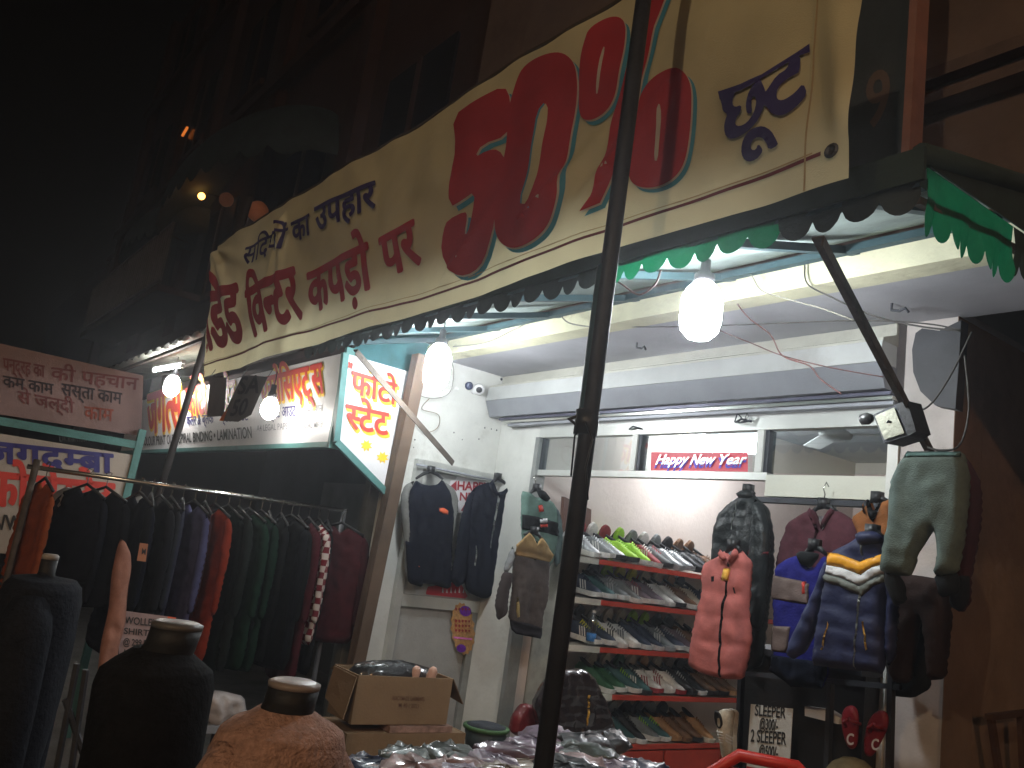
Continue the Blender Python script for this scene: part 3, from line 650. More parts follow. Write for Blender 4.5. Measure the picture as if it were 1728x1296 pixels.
letter('कलर & ब्लैक', 'Y', YS, (316, 718), (361, 714), (316, 704), nv, sg, .02); letter('प्रिंट आउट', 'Y', YS, (373, 713), (420, 709), (373, 700), nv, sg, .02)
letter('प्रिंट आउट', 'Y', YS, (455, 706), (500, 702), (455, 690), nv, sg, .015); letter('व लेमिनेशन', 'Y', YS, (506, 700), (545, 696), (506, 688), mat('sign_grey_print', (.25, .25, .27), .5), sg, .01)
letter('COLOUR PRINT OUT', 'Y', YS, (240, 752), (296, 749), (240, 738), sign_black, sg, .02)
letter('• SPIRAL BINDING • LAMINATION', 'Y', YS, (298, 748), (426, 739), (298, 733), sign_black, sg, .02)
gp = MATS['sign_grey_print']
letter('A4 LEGAL PAPER', 'Y', YS, (434, 728), (492, 724), (434, 718), gp, sg, .01); letter('LOCAL MAP', 'Y', YS, (505, 724), (545, 721), (505, 713), gp, sg, .01)
# side sign
SX = X1+.05
ss = thing('side_signboard', 'white side signboard with Hindi photostat lettering and a turquoise frame, pointed at the bottom', 'signboard', (SX, 2.4, 2.1))
sp_ = [(582, 596), (692, 628), (682, 690), (655, 836), (566, 745)]
P_ = [at(*p, 'X', SX) for p in sp_]
link('board', MB().prism(P_, (-.03, 0, 0)), sign_white, ss)
for a, c in ((1, 3), (3, 4), (4, 0)):
    mb = MB(); mb.bar(P_[a]+Vector((.006, 0, 0)), P_[c]+Vector((.006, 0, 0)), .04, .035, (1, 0, 0)); link('frame', mb, mat('light_blue_paint', (.17, .33, .4), .5, var=.15, dirt=.3) if a == 1 else turquoise, ss)
K2 = dict(ax='X', val=SX, root=ss)
dbl(['फो', 'टो'], (592, 662), (668, 683), (594, 627), .03, **K2)
dbl([half('स'), 'टे', 'ट'], (584, 721), (655, 735), (584, 683), .03, **K2)
letter('"', 'X', SX, (584, 634), (592, 637), (586, 612), sign_red, ss, .04, .006)
for cx, cy in ((618, 752), (645, 772)):
    decal([(cx+(11 if i % 2 else 6)*math.cos(math.pi*i/8), cy+(11 if i % 2 else 6)*math.sin(math.pi*i/8)) for i in range(16)], 'X', SX, sign_yellow, ss, name='star_print')
# ribbed plastic sheet roof over the photocopy sign, with fluorescent fitting
rf = thing('tin_canopy', 'small corrugated sheet canopy above the photocopy signboard', 'canopy', (-8.2, 2.2, 2.9))
mb = MB(); N = 60
for i in range(N+1):
    x = -10.4+5.2*i/N; w = .02*math.sin(i*1.9)
    mb.v += [Vector((x, 1.75, 2.86+w)), Vector((x, 2.7, 3.02+w))]
for i in range(N): mb.face(2*i, 2*i+1, 2*i+3, 2*i+2)
link('sheet', mb, mat('old_tin', (.3, .3, .24), .5, metal=.2, var=.4, scale=3, dirt=.5), rf, True)
for y, z in ((1.8, 2.83), (2.2, 2.89), (2.6, 2.96)): mb = MB(); mb.bar((-10.4, y, z-.02), (-5.2, y, z-.02), .03, .03); link('purlin', mb, rust_metal, rf)
def bulb(label, c, r_=.06, L=.2, drop=.12, m=None):
    c = Vector(c); t = thing('hanging_bulb', label, 'bulb', c+Vector((0, 0, L*.5+drop)), 'lit bulbs')
    mb = MB(); mb.lathe(c+Vector((0, 0, -L*.5)), [(.004, 0), (r_*.55, .012), (r_*.9, .04), (r_, .08), (r_, L-.07), (r_*.8, L-.03), (r_*.45, L)], 20); link('glass', mb, m or bulb_mat, t, True)
    mb = MB(); z = L*.5; mb.lathe(c+Vector((0, 0, z)), [(r_*.5, .001), (r_*.5, .03), (.02, .045), (.018, .09)], 16); link('holder', mb, black_plastic, t, True)
    mb = MB(); mb.tube([c+Vector((0, 0, z+.08)), c+Vector((.006, 0, z+drop)), c+Vector((0, 0, z+drop+.06))], .0035, 6); link('cord', mb, black_plastic, t, True)
    return t
bulb('lit white bulb hanging against the white wall under the awning', at(738, 620, 'Y', 2.4), .075, .27)
bulb('lit white bulb hanging in the middle of the shop entrance', at(1183, 526, 'Y', 2.3), .078, .23)
bulb('lit bulb at the left end of the photocopy signboard behind the thin pole', at(290, 652, 'Y', 1.95), .07, .2, m=dim_bulb)
bulb('lit bulb in front of the photocopy signboard between the flags and side sign', at(455, 690, 'Y', 1.95), .06, .15, m=dim_bulb)
def tube(label, a, c, r_=.016, fit=True, up=(0, 0, 1), m=None):
    a, c = Vector(a), Vector(c); t = thing('tube_light', label, 'tube light', (a+c)/2, None)
    mb = MB(); mb.tube([a, c], r_, 10); link('tube', mb, m or tube_mat, t, True)
    u = Vector(up)*(r_+.022); d = (c-a).normalized()*.03
    mb = MB(); mb.bar(a-d+u, c+d+u, .035, .03); 
    for e, s_ in ((a, -1), (c, 1)): mb.bar(e+d*s_*.2, e+d*s_, .03, .04)
    link('fitting', mb, white_plastic, t); return t
tube('lit fluorescent tube under the tin canopy of the photocopy sign', (-8.9, 1.95, 2.78), (-7.9, 1.95, 2.73))
tube('bright fluorescent tube inside the shop seen through the fanlight', at(1158, 750, 'Y', 4.9), at(1283, 752, 'Y', 4.9), .06)

# ------------------------------------------------------------------ signs at the far left
LX = -6.05
s1 = thing('pink_signboard', 'faded pink signboard with red and black Hindi lines at the left edge', 'signboard', at(120, 650, 'X', LX))
pq = [(-60, 566), (242, 634), (238, 736), (-60, 690)]
link('board', MB().prism([at(*p, 'X', LX) for p in pq], (-.03, 0, 0)), sign_pink, s1)
K3 = dict(ax='X', val=LX, root=s1); pr = mat('faded_red_print', (.13, .035, .035), .6); pb = mat('faded_black_print', (.03, .02, .025), .6)
letter('पन्द्रह का', bl=(5, 624), br=(75, 637), tl=(5, 604), m=pr, **K3); letter('की पहचान', bl=(85, 640), br=(232, 658), tl=(87, 620), m=pr, **K3)
letter('कम काम', bl=(5, 652), br=(90, 666), tl=(5, 634), m=pb, **K3); letter('सस्ता काम', bl=(103, 666), br=(205, 682), tl=(104, 647), m=pb, **K3)
letter('से जल्दी', bl=(30, 679), br=(125, 697), tl=(30, 660), m=pr, **K3); letter('काम', bl=(142, 706), br=(190, 711), tl=(143, 686), m=mat('print_maroon', (.22, .05, .03), .6), **K3)
s2 = thing('hindi_signboard', 'cream signboard with navy and red Hindi lettering on a turquoise frame below the pink one', 'signboard', at(110, 820, 'X', LX+.05))
s2['label'] = 'cream signboard with big navy and red Hindi letters, below the faded pink one'; s2.name = 'hindi_signboard'
pq = [(-60, 722), (226, 768), (190, 945), (-60, 930)]
link('board', MB().prism([at(*p, 'X', LX+.05) for p in pq], (-.03, 0, 0)), sign_cream, s2)
pt = [at(*p, 'X', LX+.05) for p in ((236, 745), (196, 905))]
mb = MB(); dd = pt[1]-pt[0]; mb.bar(pt[0]+Vector((0, 0, .08)), pt[0]+dd*(pt[0].z/-dd.z), .045, .04); link('frame', mb, turquoise, s2)
pt = [at(*p, 'X', LX+.05) for p in ((-60, 700), (236, 752))]
mb = MB(); mb.bar(*pt, .03, .05); link('frame', mb, turquoise, s2)
K4 = dict(ax='X', val=LX+.05, root=s2)
letter(['ज', 'ग', 'द', half('म', .62), 'बा'], bl=(-30, 777), br=(190, 798), tl=(-30, 744), m=sign_navy, off=.05, **K4)
letter(['फो', 'टो', half('स'), 'टे', 'ट'], bl=(-25, 850), br=(190, 868), tl=(-22, 796), m=sign_red, off=.045, **K4)
letter('B/W', bl=(-15, 892), br=(38, 895), tl=(-15, 868), m=sign_black, off=.03, **K4)
letter('LAMINATION & PRINTING', bl=(100, 745), br=(193, 741+6), tl=(100, 734), m=sign_black, off=.01, **K4)
# ------------------------------------------------------------------ CCTV camera, floodlight, dark sign, fan
cc = thing('security_camera', 'white dome security camera on the left wall beside the bulb', 'camera', at(803, 655, 'X', LW))
c = at(800, 657, 'X', LW)
mb = MB(); mb.lathe(c, [(.035, 0), (.035, .015), (.02, .02)], 16, (1, 0, 0)); mb.tube([c, c+Vector((.05, 0, 0))], .013, 10); link('bracket', mb, white_plastic, cc, True)
c2 = c+Vector((.06, .0, 0)); ax = Vector((.8, -.45, -.3)).normalized()
mb = MB(); mb.lathe(c2-ax*.03, [(.02, 0), (.036, .015), (.038, .075), (.032, .088)], 18, ax); link('housing', mb, white_plastic, cc, True)
mb = MB(); mb.lathe(c2+ax*.059, [(.022, 0), (.018, .004), (.008, .006)], 14, ax); link('lens', mb, black_plastic, cc, True)
mb = MB(); mb.lathe(c+Vector((.005, -.055, .012)), [(.03, 0), (.028, .02), (.01, .028)], 12, (1, 0, 0)); link('junction_box', mb, mat('navy_plastic', (.05, .06, .12), .5), cc, True)
fl = thing('floodlight', 'unlit halogen floodlight tied to the right awning strut', 'floodlight', at(1503, 715, 'Y', 2.75))
F0 = [at(*p, 'Y', 2.75) for p in ((1473, 700), (1512, 682), (1533, 735), (1492, 748))]
link('housing', MB().prism(F0, (.03, .07, 0)), dark_metal, fl)
ce = sum(F0, Vector())/4; link('glass', MB().prism([ce+(p-ce)*.82+Vector((0, -.004, 0)) for p in F0], (0, -.003, 0)), mat('reflector', (.42, .42, .34), .3, metal=.5, var=.2), fl)
link('rim', MB().prism([at(*p, 'Y', 2.74) for p in ((1512, 682), (1530, 676), (1546, 728), (1533, 735))], (.02, .06, 0)), black_plastic, fl)
mb = MB(); mb.tube([ce+Vector((-.02, .005, 0)), ce+Vector((0, -.012, .01)), ce+Vector((.02, .005, 0))], .004, 6); link('wire_guard', mb, dark_metal, fl)
c = at(1463, 708, 'Y', 2.78); mb = MB(); mb.lathe(c+Vector((-.03, 0, 0)), [(.006, 0), (.02, .01), (.022, .035), (.014, .05)], 14, (1, 0, .1))
single('small_spot_lamp', mb, mat('spot_dark', (.1, .1, .1), .3, metal=.5), 'small dark round spot lamp beside the floodlight', 'lamp', c, smooth=True)
dk = thing('dark_signboard', 'tall dark signboard with a faint curved mark behind the right end of the banner', 'signboard', (-1.45, 2.2, 2.74))
mb = MB(); mb.box(-2.3, -1.262, 2.2, 2.24, 2.76, 4.4); link('board', mb, mat('night_blue_board', (.035, .045, .055), .6, var=.3, scale=3), dk)
mb = MB(); mb.box(-1.26, -1.235, 2.18, 2.25, 2.74, 4.4); link('edge_post', mb, mat('red_brown_timber', (.22, .11, .09), .7, var=.2), dk)
letter('9', 'Y', 2.2, (1460, 218), (1500, 205), (1462, 130), mat('faint_print', (.1, .07, .06), .7), dk, .02)
fn = thing('ceiling_fan', 'white ceiling fan inside the shop seen through the right fanlight', 'fan', (-3.24, 5, 2.8))
c = Vector(at(1410, 732, 'Y', 5.0)); 
mb = MB(); mb.tube([c+Vector((0, 0, .02)), Vector((c.x, c.y, 2.8))], .012, 8); link('rod', mb, white_plastic, fn, True)
mb = MB(); mb.lathe(c+Vector((0, 0, -.05)), [(.03, 0), (.1, .02), (.11, .05), (.06, .08), (.03, .1)], 20); link('motor', mb, white_plastic, fn, True)
for k in range(3):
    a = k*2.094+.3; d = Vector((math.cos(a), math.sin(a), 0)); s_ = Vector((-d.y, d.x, .12))
    mb = MB(); mb.obox(c+d*.38, d*.27, s_*.06, (0, 0, .003)); link('blade', mb, white_plastic, fn)
# back shelf boxes on the right inside
bs = thing('back_shelving', 'steel shelving stacked with shoe boxes at the back of the shop', 'shelving', (-2.7, 6.9, .1))
for z in (.5, 1.0, 1.5, 2.0):
    mb = MB(); mb.box(-4.4, -1.95, 6.8, 7.28, z, z+.03); link('shelf_board', mb, alu_dark, bs)
for x in (-4.38, -3.2, -1.98): mb = MB(); mb.box(x-.02, x+.02, 6.78, 6.82, .1, 2.4); link('upright', mb, alu_dark, bs)
cols = [('yellow', (.6, .42, .08)), ('dark grey', (.06, .06, .07)), ('orange brown', (.45, .22, .08)), ('green', (.15, .3, .14)), ('cream', (.55, .5, .4)), ('black', (.03, .03, .04))]
n_ = 0
for lv, z in (('second', 1.03), ('third', 1.53), ('top', 2.03)):
    for k in range(8):
        cn, cc_ = cols[(k*5+n_) % 6]; w = .24; x = -4.2+k*.29; hh = .13+.03*((k+n_) % 3)
        mb = MB(); mb.box(x, x+w, 6.83, 7.2, z, z+hh)
        bx = link('shoe_box', mb, mat('shoebox_'+cn.replace(' ', '_'), cc_, .6, var=.1), None, org=(x, 7, z))
        tag(bx, f'{cn} box, {["first", "second", "third", "fourth", "fifth", "sixth", "seventh", "eighth"][k]} from the left on the {lv} back shelf inside', 'shoe box', 'shoe boxes at the back')
        mb = MB(); mb.box(x+.03, x+w-.03, 6.826, 6.829, z+.03, z+hh-.04); link('box_label', mb, cream_shelf, bx)
    n_ += 2
# ================================================================== STREET LAMP (across the road) and the dark street behind
sl = thing('street_lamp', 'sodium street lamp on a tall post across the road', 'street lamp', (1.9, -6, 0))
mb = MB(); mb.tube([(1.9, -6, 0), (1.9, -6, 5.2), (1.9, -5.8, 5.6), (1.9, -5.3, 5.75)], [.06, .05, .04, .035], 10); link('post', mb, grey_metal, sl, True)
mb = MB(); mb.lathe((1.9, -5.15, 5.78), [(.02, 0), (.1, -.03), (.16, -.07)], 14); link('lamp_shade', mb, grey_metal, sl, True)
mb = MB(); mb.lathe((1.9, -5.15, 5.70), [(.03, 0), (.05, -.04), (.045, -.1), (.01, -.12)], 12); link('lamp_glass', mb, emissive('sodium_bulb', (1, .5, .15), 30), sl, True)
ld = bpy.data.lights.new('lamp_light', 'POINT'); ld.energy = STREET_W; ld.color = (1, .74, .47); ld.shadow_soft_size = .05
lo = bpy.data.objects.new('lamp_light', ld); COL.objects.link(lo); lo.parent = sl; lo.location = Vector((1.9, -5.15, 5.52))-ORG[sl]
s2l = thing('street_lamp', 'sodium street lamp down the side lane to the right', 'street lamp', (6, -1.2, 0))
mb = MB(); mb.tube([(6, -1.2, 0), (6, -1.2, 4.9)], [.06, .045], 10); link('post', mb, grey_metal, s2l, True)
mb = MB(); mb.lathe((5.85, -1.15, 4.9), [(.02, .06), (.1, .03), (.16, 0)], 14); link('lamp_shade', mb, grey_metal, s2l, True)
mb = MB(); mb.lathe((5.85, -1.15, 4.9), [(.03, 0), (.05, -.04), (.045, -.1), (.01, -.12)], 12); link('lamp_glass', mb, MATS['sodium_bulb'], s2l, True)
l2 = bpy.data.lights.new('lane_light', 'POINT'); l2.energy = 330; l2.color = (1, .56, .28); l2.shadow_soft_size = .06
lo2 = bpy.data.objects.new('lane_light', l2); COL.objects.link(lo2); lo2.parent = s2l; lo2.location = Vector((5.85, -1.15, 4.7))-ORG[s2l]
lb = thing('left_building', 'dark upper storeys above the photocopy shop with balconies in shadow', 'building', (-12, 3.5, 0))
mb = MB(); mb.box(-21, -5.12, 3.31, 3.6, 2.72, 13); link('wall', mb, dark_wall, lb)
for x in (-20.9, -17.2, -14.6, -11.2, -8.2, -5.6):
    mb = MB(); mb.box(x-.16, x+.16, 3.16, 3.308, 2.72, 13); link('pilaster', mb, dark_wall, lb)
for z in (3.9, 7.3, 10.4):
    mb = MB(); mb.box(-21, -5.12, 3.05, 3.15, z, z+.14); link('cornice', mb, dark_wall, lb)
wd = mat('dark_window', (.02, .02, .025), .25, var=.3)
for x in (-19.2, -16, -12.9, -9.7, -6.9):
    for z in (4.6, 8.0, 10.9):
        mb = MB(); mb.box(x-.65, x+.65, 3.27, 3.3, z, z+1.5); w = link('window', mb, wd, lb)
        mb = MB(); mb.box(x-.03, x+.03, 3.24, 3.268, z, z+1.5); link('mullion', mb, dark_wall, w)
        mb = MB(); mb.box(x-.72, x+.72, 3.2, 3.268, z-.1, z-.002); link('sill', mb, dark_wall, w)
def canopy(label, x0, x1, z, d=.9, h=.8):
    t = thing('window_awning', label, 'awning', ((x0+x1)/2, 3.2, z), 'domed window awnings on the dark building'); mb = MB(); n, k = 26, 8
    for i in range(n+1):
        for j in range(k+1):
            a = j/k*math.pi/2; u = i/n; e = math.sin(math.pi*u)**.35
            mb.v.append(Vector((x0+(x1-x0)*u, 3.15-d*math.cos(a)*e, z+h*math.sin(a)*e)))
    for i in range(n):
        for j in range(k): a = i*(k+1)+j; mb.face(a, a+1, a+k+2, a+k+1)
    link('canvas', mb, dark_canvas, t, True)
    mb = MB(); N = 120
    for i in range(N+1):
        u = i/N; e = math.sin(math.pi*u)**.35; x = x0+(x1-x0)*u
        mb.v += [Vector((x, 3.15-d*e, z)), Vector((x, 3.15-d*e, z-.1-.12*abs(math.sin(u*math.pi*12))))]
    for i in range(N): mb.face(2*i, 2*i+2, 2*i+3, 2*i+1)
    link('valance', mb, dark_canvas, t, True); return t
canopy('dark domed awning on the upper storey, nearer the banner and higher', -13.6, -8.3, 5.55, 1.0, .95)
canopy('dark domed awning below the tiny orange lamp', -16.6, -13.0, 5.7, .8, .7)
bc = thing('balcony', 'shadowy balcony with upright railing bars left of the banner', 'balcony', (-15.5, 3.1, 4.6))
mb = MB(); mb.box(-18.2, -12.4, 2.5, 3.1, 4.4, 4.5); link('floor_slab', mb, dark_wall, bc)
rl = mat('railing_paint', (.11, .09, .085), .6, var=.3)
for z in (4.55, 5.4): mb = MB(); mb.box(-18.2, -12.4, 2.5, 2.54, z, z+.04); link('rail', mb, rl, bc)
for i in range(40): 
    x = -18.15+i*.147; mb = MB(); mb.box(x-.015, x+.015, 2.505, 2.535, 4.59, 5.4); link('baluster', mb, rl, bc)
fb = thing('far_building', 'far dark building with a gabled roof at the upper left', 'building', (-28, 6, 0))
mb = MB(); mb.box(-40, -22.5, 4.2, 9, 0, 8.6); link('wall', mb, dark_wall, fb)
mb = MB(); mb.prism([(-27.5, 4.1, 8.6), (-22.6, 4.1, 8.6), (-24.5, 4.1, 11.4)], (0, 3, 0)); link('gable', mb, mat('gable_plaster', (.4, .2, .12), .9, var=.3), fb)
for i in range(8): mb = MB(); mb.box(-27.2+i*.55, -27.12+i*.55, 4.0, 4.08, 7.4, 8.4); link('baluster', mb, dark_wall, fb)
mb = MB(); mb.box(-27.6, -22.8, 3.98, 4.1, 8.4, 8.5); link('rail', mb, dark_wall, fb)
def ball(mb, c, r, n=12): return mb.lathe(Vector(c)+Vector((0, 0, -r)), [(r*math.sin(math.pi*i/8), r-r*math.cos(math.pi*i/8)) for i in range(9)], n)
c = at(340, 331, 'Y', 2.9); t = thing('street_lamp', 'tiny glowing orange lamp on the dark building above the left end of the banner', 'lamp', c)
link('lamp_glass', ball(MB(), c, .055), sodium, t, True); mb = MB(); mb.tube([c+Vector((0, .05, .05)), c+Vector((0, .3, .1))], .02, 6); link('arm', mb, dark_metal, t)
for i, (x, y, r_) in enumerate(((382, 337, .1), (435, 357, .13))):
    c = at(x, y, 'Y', 2.9); single('paper_lantern', ball(MB(), c, r_), mat('dim_orange', (.5, .17, .07), .8, emit=.06), 'dim orange round lantern %s' % ('right beside the tiny glowing lamp' if i == 0 else 'close to the top left corner of the banner'), 'lantern', c, smooth=True)
c = at(312, 222, 'Y', 3.2); mb = MB(); mb.obox(c, (.14, 0, .04), (0, .02, 0), (-.008, 0, .02)); single('neon_strip', mb, emissive('orange_strip', (1, .25, .04), .8), 'small slanted orange light strip high on the dark building', 'lamp', c)
# ================================================================== GARMENTS on the left wall
z7 = lambda L: [(660+x/3.927, 780+y/3.927) for x, y in L]
z3 = lambda L: [(1120+x/2.512, 780+y/2.512) for x, y in L]
z6 = lambda L: [(1100+x/2.7516, 500+y/2.7516) for x, y in L]
navy = cloth('navy_jersey', (.006, .008, .017)); greysl = cloth('grey_sleeve', (.2, .2, .19)); orange = mat('orange_print', (.75, .13, .05), .6, bump=0)
hp = lambda a, b, c, h, f=z7: [f([p])[0] for p in (a, b, c, h)]
GL = 'jackets hung on the left partition'
garment('sweatshirt', 'navy sweatshirt with light grey raglan sleeves and small orange logo', 'sweatshirt', 'X', -4.84,
    z7([(165, 118), (205, 145), (255, 155), (305, 148), (340, 112), (390, 195), (415, 330), (405, 520), (398, 700), (395, 845), (250, 805), (110, 800), (98, 600), (108, 300), (125, 180)]), navy, 0.053, fold=.014, seed=1, group=GL, pieces=[
    ('sleeve', z7([(165, 118), (100, 150), (72, 210), (68, 330), (85, 480), (95, 640), (100, 760), (150, 770), (160, 560), (130, 420), (118, 220)]), greysl, .06, -.012),
    ('sleeve', z7([(338, 112), (425, 170), (455, 240), (450, 330), (425, 480), (405, 540), (392, 420), (385, 240)]), greysl, .05, -.02),
    ('cuff', z7([(90, 500), (100, 690), (110, 800), (210, 830), (200, 640), (140, 540)]), navy, .06, .006),
    ('logo', z7([(300, 300), (330, 300), (360, 320), (360, 345), (330, 342), (300, 325)]), orange, .006, .045, .01),
    ('logo', z7([(138, 658), (165, 655), (168, 690), (140, 692)]), orange, .006, .042, .01)],
    hanger=hp((165, 108), (262, 60), (342, 112), (262, 28)))
garment('zip_jacket', 'navy zip jacket with pale zipper lines beside the grey sleeved sweatshirt', 'jacket', 'X', -4.83,
    z7([(655, 130), (560, 160), (505, 230), (480, 330), (478, 480), (470, 600), (470, 720), (500, 860), (610, 905), (690, 890), (740, 740), (790, 600), (820, 470), (862, 400), (862, 300), (835, 220), (790, 168), (750, 190), (700, 200)]), navy, 0.056, fold=.014, seed=4, group=GL, pieces=[
    ('sleeve', z7([(560, 160), (500, 225), (455, 370), (430, 520), (405, 680), (375, 770), (430, 830), (480, 800), (500, 640), (520, 430), (530, 260)]), navy, .06, .012),
    ('sleeve', z7([(835, 215), (868, 300), (860, 450), (800, 590), (745, 760), (700, 840), (690, 760), (740, 600), (790, 430)]), navy, .06, .015),
    ('zipper', z7([(686, 200), (694, 240), (700, 232), (655, 470), (640, 570), (634, 560), (662, 380), (684, 260)]), mat('pale_zip', (.42, .44, .42), .5), .008, .045, .012, 0, 0),
    ('collar', z7([(655, 115), (690, 200), (690, 245), (640, 190), (630, 140)]), navy, .03, .035),
    ('collar', z7([(790, 165), (700, 245), (702, 205), (760, 160)]), navy, .03, .035),
    ('pocket_zip', z7([(541, 550), (549, 550), (541, 685), (530, 680)]), MATS['pale_zip'], .008, .045, .012, 0, 0),
    ('pocket_zip', z7([(716, 615), (724, 618), (696, 740), (686, 736)]), MATS['pale_zip'], .008, .048, .012, 0, 0)],
    hanger=hp((640, 170), (705, 105), (785, 172), (705, 70)))
teal = cloth('sage_green', (.13, .21, .18)); blk = cloth('black_cloth', (.012, .013, .014))
garment('sport_shirt', 'sage green shirt with a black chest band and a red and white price tag', 'shirt', 'X', -4.3,
    z7([(862, 190), (920, 200), (960, 235), (1010, 230), (1070, 262), (1108, 330), (1118, 440), (1100, 560), (1075, 640), (1050, 700), (960, 640), (870, 560), (860, 400)]), teal, 0.045, fold=.014, seed=8, group=GL, pieces=[
    ('chest_band', z7([(862, 345), (950, 360), (1020, 380), (1115, 410), (1108, 495), (1020, 470), (930, 450), (862, 445)]), blk, .055, .012, .014, 0, 0),
    ('collar', z7([(940, 170), (1000, 190), (1040, 240), (1010, 262), (960, 230)]), blk, .03, .03),
    ('sleeve', z7([(1065, 270), (1112, 330), (1130, 480), (1110, 660), (1085, 700), (1060, 600), (1080, 420)]), cloth('grey_green', (.1, .14, .14)), .05, .01),
    ('price_tag', z7([(953, 285), (985, 280), (990, 325), (960, 330)]), sign_red, .004, .05, .01, 0, 0),
    ('price_tag', z7([(960, 372), (1012, 368), (1017, 404), (963, 406)]), sign_white, .004, .05, .01, 0, 0),
    ('price_tag', z7([(963, 407), (1017, 405), (1019, 432), (966, 436)]), sign_red, .004, .05, .01, 0, 0)],
    hanger=hp((910, 215), (965, 180), (1045, 240), (945, 90)))
taup = cloth('brown_fleece', (.085, .07, .066), scale=30); tan = cloth('tan_yoke', (.36, .23, .1))
garment('two_tone_jacket', 'dark brown fleece jacket with a mustard tan yoke, lowest of the left wall garments', 'jacket', 'X', -4.2,
    z7([(808, 590), (900, 600), (1047, 640), (1045, 760), (1038, 900), (1005, 1010), (990, 1120), (900, 1110), (800, 1080), (775, 1020), (800, 860)]), taup, 0.053, fold=.014, seed=12, group=GL, pieces=[
    ('yoke', z7([(890, 462), (805, 545), (818, 615), (940, 640), (1047, 662), (1052, 610), (1010, 540), (975, 490), (945, 540), (925, 500)]), tan, .075, .004, .014, 0, 0),
    ('sleeve', z7([(806, 545), (770, 620), (738, 720), (770, 735), (815, 640)]), cloth('grey_lining', (.22, .23, .24)), .05, .006),
    ('sleeve', z7([(738, 720), (800, 735), (770, 880), (760, 1010), (700, 1050), (680, 940), (705, 830)]), cloth('dark_brown_fleece', (.05, .04, .04)), .06, .01),
    ('zipper', z7([(936, 520), (944, 520), (940, 650), (930, 640)]), blk, .008, .045, .012, 0, 0),
    ('hem', z7([(765, 1040), (900, 1065), (995, 1100), (970, 1165), (800, 1130), (770, 1100)]), cloth('dark_hem', (.02, .018, .022)), .06, .012),
    ('pocket_zip', z7([(812, 890), (820, 890), (830, 1020), (815, 1025), (806, 980)]), cloth('tan_yoke2', (.4, .3, .12)), .008, .05, .012, 0, 0)],
    hanger=hp((880, 480), (948, 465), (1000, 510), (955, 430)))
mb = MB(); p = [at(x, y, 'X', -4.6) for x, y in ((970, 725), (962, 760), (950, 800), (945, 850), (950, 930), (935, 1000), (928, 1030))]
mb.tube(p, .006, 6); p2 = [at(x, y, 'X', -4.6) for x, y in ((972, 725), (975, 790), (958, 840), (962, 900))]; mb.tube(p2, .0035, 6)
single('red_strap', mb, cloth('red_strap', (.3, .05, .04)), 'thin dark red strap dangling behind the banner pole', 'strap', p[0])
# brown things behind the pole
mb = MB(); mb.prism([at(*p, 'X', -4.45) for p in ((952, 838), (998, 860), (996, 905), (985, 930), (948, 925))], (-.03, 0, 0))
single('brown_bag', mb, mat('brown_leather', (.12, .06, .045), .5, var=.25, bump=.3), 'small brown leather bag hanging beside the shoe rack, partly behind the pole', 'bag', at(970, 880, 'X', -4.45))
# ================================================================== GARMENTS across the right half of the entrance
GR = 'garments hung across the shop entrance'
pinkc = cloth('salmon_quilt', (.46, .14, .125), rough=.8)
garment('quilted_vest', 'salmon pink quilted sleeveless vest with black zip and yellow tag', 'vest', 'Y', 3.05,
    z3([(262, 372), (240, 395), (165, 432), (162, 560), (140, 640), (122, 730), (105, 862), (160, 895), (250, 918), (335, 922), (352, 860), (372, 740), (360, 640), (365, 540), (372, 415), (345, 392), (330, 365), (318, 390), (292, 408)]), pinkc, .07, quilt=.105, fold=.009, seed=21, group=GR, pieces=[
    ('zipper', z3([(288, 415), (297, 415), (285, 560), (270, 640), (262, 760), (256, 912), (246, 912), (252, 760), (262, 620), (278, 540)]), blk, .012, .054, .014, 0, 0),
    ('collar', z3([(262, 368), (296, 420), (290, 440), (255, 400)]), pinkc, .04, .04), ('collar', z3([(330, 362), (345, 395), (300, 440), (296, 418)]), pinkc, .04, .04),
    ('price_tag', z3([(274, 452), (300, 453), (292, 508), (264, 503)]), mat('tag_yellow', (.75, .42, .06), .5, var=.3, scale=40), .004, .062, .012, 0, 0),
    ('logo', z3([(222, 488), (235, 486), (237, 508), (225, 510)]), blk, .004, .05, .01), ('logo', z3([(312, 535), (320, 533), (320, 560), (313, 562)]), blk, .004, .05, .01)],
    hanger=hp((262, 385), (295, 362), (330, 378), (300, 335), z3))
leath = mat('black_leather', (.014, .017, .018), .42, var=.3, bump=.4, bscale=60)
garment('black_jacket', 'black zip jacket with a faint red sleeve band behind the pink vest', 'jacket', 'Y', 3.28,
    z3([(325, 140), (340, 128), (380, 130), (395, 150), (440, 190), (462, 290), (465, 440), (440, 640), (415, 860), (350, 900), (300, 880), (230, 600), (205, 400), (212, 280), (240, 210), (290, 165)]), leath, 0.075, fold=.02, seed=25, group=GR, pieces=[
    ('sleeve', z3([(400, 155), (440, 190), (465, 300), (465, 430), (445, 640), (425, 720), (380, 700), (375, 450), (390, 300)]), leath, .07, .03),
    ('sleeve_band', z3([(380, 372), (464, 382), (463, 412), (378, 402)]), cloth('dark_red_band', (.12, .015, .02)), .075, .034, .014, 0, 0),
    ('collar', z3([(322, 142), (345, 122), (385, 125), (395, 150), (370, 165), (340, 160)]), leath, .06, .03),
    ('zipper', z3([(325, 170), (330, 172), (308, 290), (303, 288)]), MATS['pale_zip'], .006, .06, .012, 0, 0)],
    hanger=hp((330, 140), (358, 125), (385, 135), (345, 105), z3))
mar = cloth('maroon_denim', (.1, .035, .045), scale=25)
